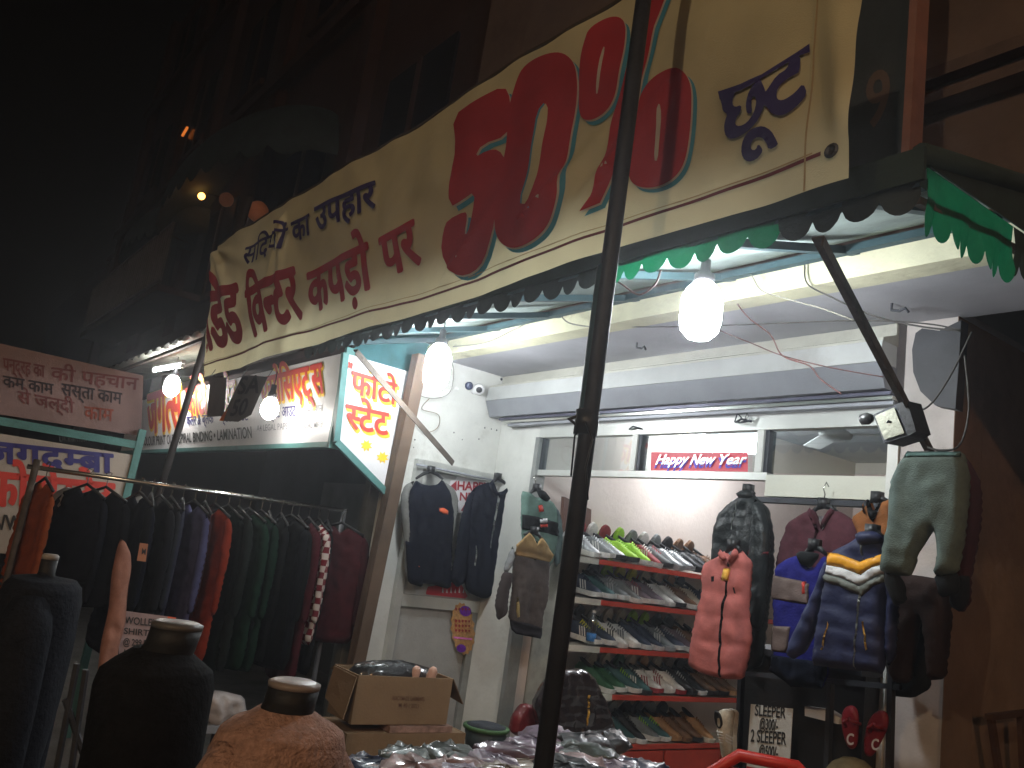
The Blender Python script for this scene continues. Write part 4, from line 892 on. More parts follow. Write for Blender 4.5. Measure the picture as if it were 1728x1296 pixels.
garment('maroon_shirt', 'maroon button shirt on a black hanger in the centre of the entrance', 'shirt', 'Y', 3.4,
    z3([(640, 195), (600, 210), (530, 252), (500, 330), (478, 430), (470, 520), (700, 600), (830, 420), (850, 330), (820, 255), (760, 215), (722, 200), (690, 260), (672, 290), (655, 240)]), mar, 0.060, fold=.014, seed=31, group=GR, pieces=[
    ('collar', z3([(640, 192), (625, 215), (665, 300), (672, 285), (655, 235)]), mar, .04, .035), ('collar', z3([(722, 198), (745, 210), (690, 290), (680, 280), (700, 230)]), mar, .04, .035),
    ('inner_label', z3([(672, 232), (692, 232), (690, 252), (674, 252)]), sign_white, .004, .03, .01, 0, 0),
    ('placket', z3([(660, 290), (672, 292), (650, 430), (635, 430)]), cloth('maroon_dark', (.05, .02, .025)), .012, .036, .014, 0, 0)],
    hanger=hp((625, 215), (678, 185), (735, 212), (690, 85), z3))
brn = cloth('rust_brown', (.26, .1, .035))
garment('brown_jacket', 'rust brown jacket with black collar lining right of the maroon shirt', 'jacket', 'Y', 3.35,
    z3([(880, 160), (845, 200), (795, 235), (820, 300), (850, 360), (960, 360), (985, 260), (985, 150), (925, 165), (905, 220)]), brn, 0.068, fold=.014, seed=35, group=GR, pieces=[
    ('collar_lining', z3([(872, 165), (885, 160), (905, 215), (940, 160), (930, 200), (900, 270), (880, 220)]), blk, .05, .03), ('collar', z3([(885, 160), (868, 180), (880, 235), (862, 215), (862, 185)]), brn, .04, .04)],
    hanger=hp((870, 175), (905, 160), (950, 165), (905, 130), z3))
roy = cloth('royal_blue_knit', (.018, .018, .16), bscale=90)
garment('striped_sweater', 'royal blue sweater with broad taupe stripes partly behind the navy puffer', 'sweater', 'Y', 3.12,
    z3([(575, 392), (520, 410), (478, 440), (462, 560), (470, 700), (465, 880), (550, 950), (690, 960), (720, 600), (705, 420), (680, 395), (640, 450), (600, 430)]), roy, 0.060, fold=.014, seed=38, group=GR, pieces=[
    ('stripe', z3([(470, 480), (600, 505), (640, 520), (635, 605), (600, 602), (466, 580)]), cloth('taupe_knit', (.16, .12, .11)), .085, .004, .014, 0, 0),
    ('stripe', z3([(468, 695), (560, 700), (545, 810), (464, 800)]), MATS['cloth_taupe_knit'], .085, .004, .014, 0, 0),
    ('lower_body', z3([(464, 815), (560, 830), (700, 850), (690, 962), (550, 952), (462, 885)]), navy, .085, .006, .016, 0, 0),
    ('neck_lining', z3([(578, 395), (600, 380), (680, 390), (678, 410), (640, 455), (600, 435)]), blk, .05, .035),
    ('price_tag', z3([(604, 510), (628, 508), (628, 566), (606, 566)]), sign_red, .004, .06, .01, 0, 0)],
    hanger=hp((590, 400), (640, 362), (690, 392), (640, 330), z3))
puf = mat('navy_nylon', (.014, .018, .06), .6, var=.2, scale=10, bump=.25, bscale=50)
garment('puffer_jacket', 'navy puffer jacket with yellow, white and grey chest chevrons', 'jacket', 'Y', 2.9,
    z3([(830, 310), (790, 340), (705, 382), (690, 460), (672, 560), (650, 680), (625, 862), (700, 868), (780, 882), (870, 885), (935, 900), (940, 760), (935, 620), (960, 500), (950, 390), (948, 325), (915, 300), (870, 298)]), puf, .08, quilt=.07, fold=.009, seed=41, group=GR, pieces=[
    ('sleeve', z3([(705, 385), (672, 440), (640, 530), (590, 640), (535, 750), (518, 815), (550, 838), (590, 810), (640, 700), (672, 580), (700, 480)]), mat('navy_nylon_light', (.022, .03, .09), .6, var=.2, bump=.25, bscale=50), .11, .0, .016, .07),
    ('sleeve', z3([(945, 390), (975, 480), (985, 640), (975, 800), (945, 880), (930, 800), (935, 600), (930, 450)]), puf, .1, -.01, .016, .07),
    ('chest_stripe', z3([(703, 383), (760, 392), (850, 425), (905, 405), (952, 388), (956, 432), (905, 448), (852, 478), (770, 448), (694, 436)]), mat('yellow_nylon', (.8, .36, .02), .45, bump=.2), .125, .009, .014, 0, 0),
    ('chest_stripe', z3([(693, 438), (770, 450), (852, 480), (905, 450), (956, 434), (956, 472), (905, 495), (850, 527), (770, 492), (688, 470)]), mat('white_nylon', (.62, .62, .62), .45, bump=.2), .125, .009, .014, 0, 0),
    ('chest_stripe', z3([(687, 472), (770, 494), (850, 529), (905, 497), (957, 472), (960, 505), (905, 530), (855, 572), (765, 528), (674, 502)]), mat('grey_nylon', (.16, .17, .15), .5, bump=.2), .125, .009, .014, 0, 0),
    ('collar', z3([(828, 312), (850, 298), (915, 296), (948, 320), (945, 345), (860, 360), (835, 340)]), puf, .09, .03),
    ('tag', z3([(832, 300), (862, 298), (850, 322), (834, 318)]), MATS['tag_yellow'], .008, .08, .01, 0, 0),
    ('zipper', z3([(852, 330), (861, 330), (862, 460), (850, 620), (834, 780), (824, 880), (818, 878), (828, 760), (842, 600), (852, 450)]), mat('grey_zip', (.3, .3, .27), .4, metal=.4), .01, .078, .014, 0, 0),
    ('pocket_zip', z3([(714, 675), (720, 676), (692, 798), (684, 795)]), MATS['tag_yellow'], .01, .075, .014, 0, 0),
    ('pocket_zip', z3([(862, 678), (869, 678), (887, 795), (879, 800)]), MATS['tag_yellow'], .01, .075, .014, 0, 0)],
    hanger=hp((845, 315), (885, 305), (930, 318), (885, 275), z3))
grn = cloth('sage_joggers', (.105, .135, .12), scale=20)
garment('jogger_trousers', 'grey green jogger trousers hung by the waist beside the brown wall', 'trousers', 'Y', 2.72,
    z6([(1190, 722), (1320, 720), (1450, 722), (1475, 820), (1470, 950), (1460, 1060), (1440, 1180), (1425, 1280), (1360, 1305), (1308, 1290), (1326, 1190), (1316, 1110), (1303, 1080), (1290, 1110), (1230, 1205), (1215, 1260), (1205, 1300), (1100, 1295), (1055, 1268), (1075, 1150), (1095, 1050), (1100, 920), (1115, 840), (1145, 775)]), grn, .09, fold=.013, seed=51, group='trousers hung at the right pillar', pieces=[
    ('waistband', z6([(1195, 722), (1445, 722), (1448, 752), (1190, 755)]), cloth('sage_rib', (.07, .12, .11), wave=40), .125, .004, .016, 0, 0),
    ('cuff', z6([(1068, 1262), (1150, 1292), (1170, 1420), (1120, 1440), (1075, 1340)]), blk, .1, -.01), ('cuff', z6([(1300, 1290), (1415, 1275), (1420, 1380), (1330, 1400)]), blk, .1, -.01)])
mt = cloth('maroon_trouser', (.055, .018, .02))
garment('maroon_trousers', 'dark maroon trousers hanging behind the grey green joggers against the brown wall', 'trousers', 'Y', 2.86,
    z6([(1440, 728), (1480, 770), (1525, 860), (1530, 1000), (1515, 1120), (1480, 1290), (1478, 1420), (1450, 1470), (1390, 1440), (1380, 1290), (1400, 1000), (1410, 850)]), mt, .1, fold=.03, seed=55, group='trousers hung at the right pillar', pieces=[
    ('cuff', z6([(1380, 1290), (1480, 1285), (1480, 1420), (1440, 1470), (1390, 1440)]), blk, .11, .008)])
dkb = cloth('dark_brown_trouser', (.03, .018, .016))
garment('dark_trousers', 'long almost black trousers hanging low below the jogger cuffs', 'trousers', 'Y', 3.15,
    z3([(950, 470), (1080, 480), (1200, 500), (1215, 640), (1200, 800), (1190, 920), (1120, 925), (1105, 760), (1090, 640), (1060, 800), (1040, 940), (960, 930), (945, 700)]), dkb, .12, fold=.03, seed=57, group='trousers hung at the right pillar')
garment('dark_coat', 'black coat filling the gap between puffer jacket and pillar', 'coat', 'Y', 3.3,
    z3([(930, 400), (1010, 420), (1080, 560), (1110, 760), (1130, 960), (1060, 1000), (960, 990), (920, 700)]), blk, .1, fold=.03, seed=58, group=GR)
# ================================================================== SHOE RACK
WX = -4.5; RX = -4.2
rk = thing('shoe_rack', 'wall rack of red edged shelves carrying rows of shoes', 'shoe rack', (-4.35, 4.6, .1))
zs = [1.545, 1.285, .985, .69, .375]; Ystart = [3.72, 3.78, 3.82, 3.98, 4.1]; Yend = 6.2
for z, y0 in zip(zs, Ystart):
    mb = MB(); mb.box(WX+.003, RX-.004, y0, Yend, z-.02, z); link('shelf_board', mb, cream_shelf, rk)
    mb = MB(); mb.box(RX-.003, RX+.012, y0-.1, y0+.17, z-.034, z+.004); link('edge_strip', mb, cream_shelf, rk)
    mb = MB(); mb.box(RX-.003, RX+.012, y0+.172, Yend, z-.03, z+.003); link('edge_strip', mb, red_shelf, rk)
mb = MB(); mb.box(WX+.003, RX, 3.66, 3.70, .1, 1.66); link('side_panel', mb, mat('old_cream_panel', (.3, .29, .25), .6, var=.3, dirt=.4), rk)
for y0, y1 in ((4.1, 4.7), (4.72, 5.3), (5.32, 6.2)):
    mb = MB(); mb.box(RX-.003, RX+.01, y0, y1, .1, .335); link('cabinet_door', mb, red_shelf, rk)
def sec(x, w, h, n=9, z0=.018):
    return [(x, -w*math.cos(math.pi*k/(n-1)), z0+(h-z0)*math.sin(math.pi*k/(n-1))**.55) for k in range(n)]
SOLE_R = [(-.132, .018), (-.12, .034), (-.07, .037), (0, .034), (.05, .041), (.09, .046), (.12, .038), (.14, .02), (.147, .006)]
def shoe_proto():
    me = {}
    mb = MB()
    rings = []
    for x, w in SOLE_R: 
        lift = .012*max(0, (x-.07)/.08)**2; rings.append([(x, -w, lift), (x, w, lift), (x, w*1.04, .024+lift*.6), (x, -w*1.04, .024+lift*.6)])
    mb.rings(rings); me['sole'] = mb
    mb = MB()
    mb.rings([[(x, y*1, z) for x, y, z in sec(x, w, h)] for x, w, h in ((-.128, .018, .066), (-.115, .03, .086), (-.075, .034, .092), (-.03, .034, .086), (.005, .034, .08), (.04, .037, .066), (.08, .042, .05), (.115, .036, .04), (.135, .018, .03), (.142, .005, .024))]); me['upper'] = mb
    mb = MB(); mb.rings([[(-.072+.048*c*math.cos(2*math.pi*j/12), .026*c*math.sin(2*math.pi*j/12), zz+.012*math.cos(2*math.pi*j/12)*-1) for j in range(12)] for c, zz in ((.9, .085), (1.05, .096), (.8, .099), (.72, .088))]); me['collar'] = mb
    mb = MB()
    for k in range(5):
        x = -.008+k*.014; z = .088-k*.0062; mb.tube([(x, -.022, z-.012), (x+.002, 0, z+.004), (x, .022, z-.012)], .0035, 5, False)
    me['laces'] = mb
    mb = MB()
    for s_ in (-1, 1):
        for k in range(3):
            x = .012+k*.016
            mb.add([(x, s_*.0395, .026), (x+.008, s_*.0395, .026), (x-.010, s_*.0345, .066), (x-.018, s_*.0345, .066)], [(0, 1, 2, 3)])
    me['stripes'] = mb
    return me
PROTO = {}
for k, mb in shoe_proto().items():
    me = bpy.data.meshes.new('shoe_'+k); me.from_pydata(mb.v, [], mb.f); me.materials.append(black_plastic)
    bm = bmesh.new(); bm.from_mesh(me); bmesh.ops.recalc_face_normals(bm, faces=bm.faces); bm.to_mesh(me); bm.free()
    me.polygons.foreach_set('use_smooth', [k in ('upper', 'collar', 'laces')]*len(me.polygons)); PROTO[k] = me
C = dict(silver=(.38, .39, .4), grey=(.16, .17, .17), lime=(.3, .55, .03), white=(.62, .6, .56), red=(.25, .025, .03), black=(.018, .018, .02), navy=(.02, .03, .055), teal=(.03, .09, .09), mauve=(.13, .09, .11), brown=(.13, .06, .025), tan=(.34, .17, .07), green=(.02, .09, .035), cream=(.5, .44, .34), maroon=(.12, .02, .03), taupe=(.17, .14, .12), yellow=(.6, .6, .06), orange=(.7, .12, .02))
def smat(c, kind): return mat(f'shoe_{c}_{kind}', C[c], .3 if c in ('silver',) or kind == 'gloss' else .6, metal=.3 if c == 'silver' else 0, var=.2, scale=40, bump=.3, bscale=150)
def shoe(label, loc, rot, up, so='white', la=None, st=None, group='shoes on the red shelves', sc=1, kind='', cat='shoe'):
    r = thing('shoe', label, cat, loc, group); r.rotation_euler = rot; r.scale = (sc, sc*1.04, sc*1.25)
    for k, c in (('sole', so), ('upper', up), ('collar', 'black'), ('laces', la or up), ('stripes', st)):
        if c is None: continue
        o = bpy.data.objects.new(k, PROTO[k]); COL.objects.link(o); o.parent = r
        o.material_slots[0].link = 'OBJECT'; o.material_slots[0].material = smat(c, kind)
    return r
ROWS = [
 ([('silver', 'white', 'silver', 'grey'), ('grey', 'white', 'silver', 'white'), ('silver', 'black', 'lime', None), ('lime', 'black', 'lime', None), ('lime', 'white', 'lime', None), ('red', 'white', 'white', 'white'), ('grey', 'black', 'red', None), ('silver', 'silver', 'silver', None), ('silver', 'silver', 'grey', None), ('black', 'black', 'black', None), ('black', 'black', 'black', None), ('brown', 'black', 'brown', None)],
  [('white', 'red'), ('red', 'white'), ('lime', 'red'), ('black', 'lime'), ('black', 'grey'), ('black', 'white'), ('black', 'grey'), ('black', 'black'), ('tan', 'brown'), ('tan', 'brown')]),
 ([('navy', 'white', 'navy', 'white'), ('teal', 'white', 'navy', None), ('grey', 'white', 'silver', 'silver'), ('grey', 'white', 'grey', None), ('mauve', 'white', 'red', 'white'), ('mauve', 'white', 'mauve', None), ('white', 'white', 'white', None), ('white', 'black', 'white', None), ('brown', 'white', 'brown', None), ('cream', 'white', 'cream', None), ('navy', 'white', 'navy', None)],
  [('maroon', 'white'), ('teal', 'black'), ('navy', 'lime'), ('black', 'yellow'), ('black', 'yellow'), ('orange', 'cream'), ('cream', 'white'), ('cream', 'tan'), ('brown', 'black')]),
 ([('navy', 'white', 'yellow', 'white'), ('navy', 'white', 'yellow', None), ('white', 'white', 'black', 'black'), ('white', 'white', 'navy', 'grey'), ('navy', 'white', 'navy', None), ('navy', 'white', 'navy', None), ('grey', 'silver', 'white', 'white'), ('navy', 'white', 'silver', None), ('mauve', 'white', 'white', None), ('brown', 'black', 'brown', None), ('black', 'white', 'black', None)],
  [('grey', 'black'), ('grey', 'silver'), ('taupe', 'cream'), ('taupe', 'cream'), ('black', 'lime'), ('black', 'lime'), ('maroon', 'black'), ('black', 'black'), ('brown', 'cream')]),
 ([('green', 'white', 'green', None), ('green', 'white', 'teal', None), ('teal', 'white', 'lime', None), ('teal', 'black', 'black', 'white'), ('white', 'red', 'white', 'red'), ('white', 'white', 'red', 'red'), ('white', 'red', 'white', None), ('black', 'black', 'white', None), ('black', 'white', 'black', None), ('brown', 'black', 'brown', None), ('brown', 'black', 'brown', None), ('brown', 'tan', 'brown', None)],
  [('taupe', 'cream'), ('grey', 'cream'), ('black', 'green'), ('taupe', 'cream'), ('cream', 'tan'), ('taupe', 'cream'), ('cream', 'taupe'), ('black', 'black'), ('black', 'grey')]),
 ([('black', 'white', 'grey', None), ('teal', 'white', 'black', None), ('black', 'white', 'black', None), ('grey', 'white', 'lime', None), ('teal', 'white', 'lime', None), ('tan', 'tan', 'tan', None), ('brown', 'brown', 'brown', None), ('brown', 'black', 'brown', None), ('tan', 'cream', 'tan', None)],
  [('grey', 'black'), ('black', 'grey'), ('black', 'black'), ('navy', 'black'), ('black', 'grey'), ('brown', 'black')]),
]
ORD = ['first', 'second', 'third', 'fourth', 'fifth', 'sixth', 'seventh', 'eighth', 'ninth', 'tenth', 'eleventh', 'twelfth']
SHN = ['top', 'second', 'third', 'fourth', 'lowest']
for si, (front, back) in enumerate(ROWS):
    y = Ystart[si]+.09; z = zs[si]+.001
    for k, (up, so, la, st) in enumerate(front):
        yy = y+.02+k*.116+random.uniform(-.008, .008)
        det = f' with {la} laces' if la != up else (f' with {st} stripes' if st else '')
        shoe(f'{up} shoe{det}, {ORD[k]} from left, front row, {SHN[si]} shelf', (RX-.13+random.uniform(-.006, .006), yy, z+.026), (0, R(8+random.uniform(-3, 4)), R(random.uniform(22, 46))), up, so, la, st, sc=1.12, kind='gloss' if up in ('black', 'brown') and so == 'black' else '')
    for k, (up, so) in enumerate(back):
        yy = y+.06+k*.125+random.uniform(-.01, .01)
        if si > 0 or True:
            shoe(f'{up} upright shoe with {so} sole, {ORD[k]} from left, back row, {SHN[si]} shelf', (WX+.085, yy, z+.118), (R(random.uniform(-6, 6)), R(-68), R(random.uniform(-8, 8))), up, so, so, None, sc=.86)
bt = thing('water_bottle', 'clear plastic water bottle with blue label on the third shelf', 'bottle', (-4.22, 3.93, .988))
mb = MB(); mb.lathe((-4.22, 3.93, .988), [(.028, 0), (.032, .01), (.032, .06), (.029, .065), (.032, .07), (.032, .15), (.026, .175), (.012, .2), (.012, .215)], 14); link('bottle_body', mb, glassmat('bottle_plastic', .25, (.75, .82, .85), .1), bt, True)
mb = MB(); mb.lathe((-4.22, 3.93, 1.02), [(.033, 0), (.033, .05)], 14); link('bottle_label', mb, mat('label_blue', (.05, .2, .5), .4, var=.4, scale=60), bt, True)
mb = MB(); mb.lathe((-4.22, 3.93, 1.2), [(.014, 0), (.014, .016)], 12); link('cap', mb, white_plastic, bt, True)
# ================================================================== LOWER RIGHT: stand, sign, slippers, chair
cb = thing('display_cabinet', 'dark low display cabinet behind the hanging jackets', 'cabinet', (-2.2, 3.55, .1))
mb = MB(); mb.box(-2.58, -1.96, 3.35, 3.8, .1, 1.22); link('carcass', mb, mat('dark_laminate', (.022, .02, .02), .5, var=.3), cb)  # dark block added so the interior behind the garments reads as shade
mb = MB(); mb.box(-2.62, -1.95, 3.3, 3.81, 1.222, 1.25); link('cabinet_top', mb, dark_metal, cb)
for p, q in (((1252, 1120), (1256, 1300)), ((1505, 1130), (1512, 1300)), ((1402, 1150), (1406, 1300))):
    a, c = at(*p, 'Y', 3.24), at(*q, 'Y', 3.24); mb = MB(); mb.bar(a, Vector((c.x, c.y, .1)), .028, .02); link('upright', mb, dark_metal, cb)
mb = MB(); mb.bar(at(1240, 1135, 'Y', 3.24), at(1520, 1160, 'Y', 3.24), .02, .02); link('crossbar', mb, dark_metal, cb)
sp = thing('price_sign', 'white paper sign offering SLEEPER at 300 and two for 500', 'sign', at(1300, 1240, 'Y', 3.16))
sq = [at(*p, 'Y', 3.17) for p in ((1267, 1188), (1338, 1196), (1330, 1330), (1258, 1322))]
link('paper', MB().prism(sq, (0, .002, 0)), mat('paper_white', (.55, .55, .52), .7, var=.06), sp)
for t_, a, c, e in (('SLEEPER', (1274, 1207), (1326, 1212), (1275, 1189)), ('@300/-', (1282, 1230), (1313, 1233), (1283, 1212)), ('2 SLEEPER', (1267, 1251), (1327, 1257), (1268, 1231)), ('@500/-', (1281, 1275), (1313, 1279), (1282, 1257))):
    letter(t_, 'Y', 3.17, a, c, e, sign_black, sp, .02, .003)
shoe('white strappy sneaker hung toe down on the black stand left of the price sign', at(1236, 1238, 'Y', 3.16), (R(90), R(90), R(-8)), 'cream', 'cream', 'white', 'white', group=None, sc=.76)
st_ = mat('slipper_red', (.2, .012, .02), .45)
for i, poly in enumerate(([(1422, 1196), (1438, 1188), (1450, 1200), (1449, 1240), (1446, 1262), (1434, 1266), (1425, 1250), (1419, 1220)], [(1467, 1210), (1485, 1196), (1500, 1204), (1499, 1230), (1482, 1262), (1470, 1280), (1457, 1272), (1458, 1240)])):
    t = thing('red_slipper', ['red flip-flop slipper with white mark, hung left of its pair', 'red flip-flop slipper with white mark, the right and tilted one'][i], 'slipper', at(*poly[0], 'Y', 3.18))
    link('sole', puffpoly([((p.x), p.z) for p in (at(*q, 'Y', 3.18) for q in poly)], lambda a, b, d: Vector((a, 3.18-d, b)), .022, .012, .0, sm=2), st_, t, True)
    cx, cy = sum(p[0] for p in poly)/8, sum(p[1] for p in poly)/8
    P_ = [at(*p, 'Y', 3.15) for p in ((cx-13, cy-2), (cx-2, cy-16), (cx+12, cy-6))]; mb = MB(); mb.tube([P_[0]+Vector((0, .02, 0)), P_[0].lerp(P_[1], .5)+Vector((0, -.02, 0)), P_[1]], .006, 6); mb.tube([P_[1], P_[1].lerp(P_[2], .5)+Vector((0, -.02, 0)), P_[2]+Vector((0, .02, 0))], .006, 6); link('thong', mb, st_, t, True)
    letter('C', 'Y', 3.17, (cx-6, cy+28), (cx+6, cy+29), (cx-5, cy+10), sign_white, t, .03, .006)
mb = MB(); mb.prism([at(*p, 'Y', 3.3) for p in ((1358, 1192), (1392, 1196), (1418, 1212), (1414, 1222), (1358, 1208))], (0, .05, 0)); single('white_box_lid', mb, white_plastic, 'white box lid catching light under the puffer jacket', 'lid', at(1385, 1205, 'Y', 3.3))
c = at(1440, 1296, 'Y', 3.2); mb = MB(); ball(mb, c+Vector((0, 0, -.07)), .11); single('canvas_bag', mb, cloth('khaki', (.2, .16, .09)), 'khaki cloth bag lying below the red slippers', 'bag', c, smooth=True)
def plastic_chair(label, c, rz):
    t = thing('plastic_chair', label, 'chair', (0, 0, 0)); rd = mat('red_plastic', (.5, .03, .02), .35, var=.08, bump=.03)
    mb = MB(); mb.tube([(-.21, .2, .4), (-.22, .24, .6), (-.18, .27, .76), (-.09, .29, .83), (.09, .29, .83), (.18, .27, .76), (.22, .24, .6), (.21, .2, .4)], .02, 10); link('back_frame', mb, rd, t, True)
    for k in range(7):
        x = -.15+.05*k; h = .815-.5*x*x*6*.5; mb = MB(); mb.obox((x, .245, .6), (.014, 0, 0), (0, .006, 0), (0, .045, h-.61)); link('slat', mb, rd, t)
    mb = MB(); mb.obox((0, 0, .41), (.22, 0, 0), (0, .22, 0), (0, 0, .015)); link('seat', mb, rd, t)
    for x in (-.2, .2):
        mb = MB(); mb.tube([(x, -.18, .64), (x, .1, .65), (x, .23, .62)], .018, 8); mb.tube([(x, -.18, .64), (x, -.18, .4)], .018, 8); link('armrest', mb, rd, t, True)
        for y in (-.19, .2): mb = MB(); mb.tube([(x, y, .4), (x*1.15, y*1.15, .0)], [.024, .016], 8); link('leg', mb, rd, t)
    t.location = c; t.rotation_euler.z = rz; t.scale = (1.1, 1.1, 1.1); return t
tp = at(1296, 1278, 'Z', .925); plastic_chair('red plastic armchair whose slatted back rises in front of the price sign', (tp.x+.205, tp.y-.245, 0), R(40))
# ================================================================== TABLE WITH PACKETS, boxes
tb = thing('goods_table', 'low table hidden under a heap of plastic wrapped clothes', 'table', (-2.45, 2.1, 0))
mb = MB(); mb.box(-2.93, -1.85, 1.5, 2.95, .66, .69); link('tabletop', mb, wood, tb)
for x in (-2.9, -1.9):
    for y in (1.55, 2.9): mb = MB(); mb.box(x-.025, x+.025, y-.025, y+.025, 0, .658); link('leg', mb, wood, tb)
pkc = [('lavender', (.3, .22, .3)), ('dark grey', (.05, .05, .055)), ('pale pink', (.5, .33, .32)), ('grey green', (.1, .12, .11)), ('cream', (.5, .42, .34)), ('navy', (.02, .025, .07)), ('mauve', (.2, .13, .18)), ('black', (.015, .015, .018))]
PK = [(640, 1290, 5, 0), (690, 1270, 3, .03), (735, 1285, 6, .02), (760, 1265, 3, .06), (800, 1290, 2, .05), (835, 1285, 0, .04), (860, 1262, 6, .05), (900, 1252, 0, .06), (895, 1285, 4, .06), (940, 1262, 3, .05), (965, 1285, 2, .05), (985, 1245, 1, .07), (1005, 1265, 3, .06), (1020, 1240, 1, .05), (1035, 1290, 6, .04), (960, 1296, 7, .09), (780, 1300, 0, .07), (700, 1300, 2, .05), (850, 1302, 4, .08), (1075, 1290, 5, .05), (925, 1235, 0, .05)]
for i, (x, y, ci, lf) in enumerate(PK):
    c = at(x, y+14, 'Z', .74+lf*.6); rr = random.Random(i); n, k = 26, 12
    cn, cc_ = pkc[ci]; mb = MB(); a0, b0, h0 = rr.uniform(.1, .15), rr.uniform(.08, .11), rr.uniform(.028, .045)
    ring = []
    for j in range(k+1):
        ph = -math.pi/2+math.pi*j/k; ring.append([])
        for q in range(n):
            th = 2*math.pi*q/n; cs, sn = math.cos(th), math.sin(th)
            ex = abs(cs)**.6*(1 if cs > 0 else -1); ey = abs(sn)**.6*(1 if sn > 0 else -1)
            w = 1+.16*noise.noise(Vector((ex*3+i, ey*3, ph*2)))
            ring[-1].append(Vector((a0*ex*math.cos(ph)**.5*w if abs(math.cos(ph)) > 1e-6 else 0, b0*ey*max(0, math.cos(ph))**.5*w, h0*math.sin(ph)+.022*noise.noise(Vector((ex*4*math.cos(ph)+i*3, ey*5, ph)))+.01*noise.noise(Vector((ex*11, ey*12, ph*4+i))))))
    rot = Matrix.Rotation(rr.uniform(0, 3.1), 3, 'Z') @ Matrix.Rotation(rr.uniform(-.3, .3), 3, 'X')
    mb.rings([[c+rot @ p for p in r_] for r_ in ring])
    o = link('packet', mb, mat('wrapped_'+cn.replace(' ', '_'), tuple(q_*.55 for q_ in cc_), .42, var=.5, scale=25, bump=.6, bscale=22, coat=.6), None, True, org=c)
    side = 'left of the pole' if x < 915 else 'right of the pole'
    tag(o, f'{cn} plastic wrapped garment, {ORD[sum(1 for q in PK if (q[0] < 915) == (x < 915) and q[0] < x)]} from the left in the heap {side}', 'packet', 'plastic wrapped garments on the table')
def carton(label, x0, x1, y0, y1, z0, z1, opened=False, text=None):
    t = thing('cardboard_box', label, 'box', ((x0+x1)/2, (y0+y1)/2, z0)); w = .006
    for nm, b_ in (('side', (x1-w, x1, y0, y1, z0, z1)), ('side', (x0, x0+w, y0, y1, z0, z1)), ('side', (x0+w, x1-w, y0, y0+w, z0, z1)), ('side', (x0+w, x1-w, y1-w, y1, z0, z1)), ('bottom', (x0+w, x1-w, y0+w, y1-w, z0, z0+w))):
        mb = MB(); mb.box(*b_); link(nm, mb, cardboard, t)
    if opened:
        mb = MB(); mb.prism([(x1-.01, y0-.001, z1-.01), (x0, y0-.001, z1-.005), (x0-.0, y0-.02, z1-.15), (x1+.01, y0-.045, z1-.19)], (0, -.005, .0)); link('flap', mb, cardboard, t)
        mb = MB(); mb.prism([(x0, y0, z1), (x0, y1, z1), (x0-.05, y1, z1-.03), (x0-.05, y0, z1-.03)], (0, 0, .005)); link('flap', mb, cardboard_in, t)
        mb = MB(); mb.prism([(x0, y1, z1), (x1, y1, z1), (x1, y1+.08, z1-.12), (x0, y1+.08, z1-.1)], (0, .005, 0)); link('flap', mb, cardboard_in, t)
    else:
        mb = MB(); mb.box(x0+.001, x1-.001, y0+.001, y1-.001, z1-.008, z1-.002); link('lid', mb, cardboard, t)
    return t
c1 = carton('open cardboard box with faint print, topmost of the stack by the partition', -3.85, -3.6, 1.95, 2.47, .645, .86, True)
for t_, a, c, e in (('READYMADE GARMENTS', (662, 1181), (716, 1183), (662, 1174)), ('M 40 / 2021', (672, 1193), (706, 1195), (672, 1186))):
    letter(t_, 'X', -3.6, a, c, e, mat('carton_print', (.16, .08, .05), .8), c1, .01, .002)
carton('wide closed cardboard box under the open one', -3.9, -3.58, 1.93, 2.58, .2, .61)
carton('cardboard box at the foot of the stack', -3.9, -3.59, 1.95, 2.55, 0, .198)
mb = MB(); mb.box(-3.83, -3.585, 2.15, 2.5, .612, .64); single('flat_packet', mb, mat('packet_mix', (.4, .25, .2), .5, var=.5, scale=20), 'flat folded packets squeezed between the two cardboard boxes', 'packet', (-3.8, 2.3, .612))
mb = MB()
n, k = 20, 8
mb.rings([[Vector((-3.73+.1*math.cos(a)*s_, 2.2+.24*math.sin(a)*s_, zz+.02*noise.noise(Vector((math.cos(a)*3, math.sin(a)*3, zz*9))))) for a in (2*math.pi*j/n for j in range(n))] for s_, zz in ((.9, .78), (1, .84), (.85, .885), (.5, .905), (.1, .91))])
single('black_garment_bag', mb, mat('black_bag', (.015, .015, .017), .3, var=.3, bump=.8, bscale=40, coat=.6), 'shiny black bag filling the open cardboard box', 'bag', (-3.8, 2.2, .78), smooth=True)
for i, (x, y) in enumerate(((697, 1137), (725, 1138))):
    c = at(x, y, 'X', -3.66); mb = MB(); mb.lathe(c+Vector((0, 0, -.045)), [(.022, 0), (.024, .03), (.022, .07), (.012, .085)], 14, (.25, .1, 1)); single('plastic_model', mb, skin, ['pale mannequin foot sticking out of the open box, left one', 'pale mannequin foot sticking out of the open box, right one'][i], 'mannequin part', c, smooth=True)
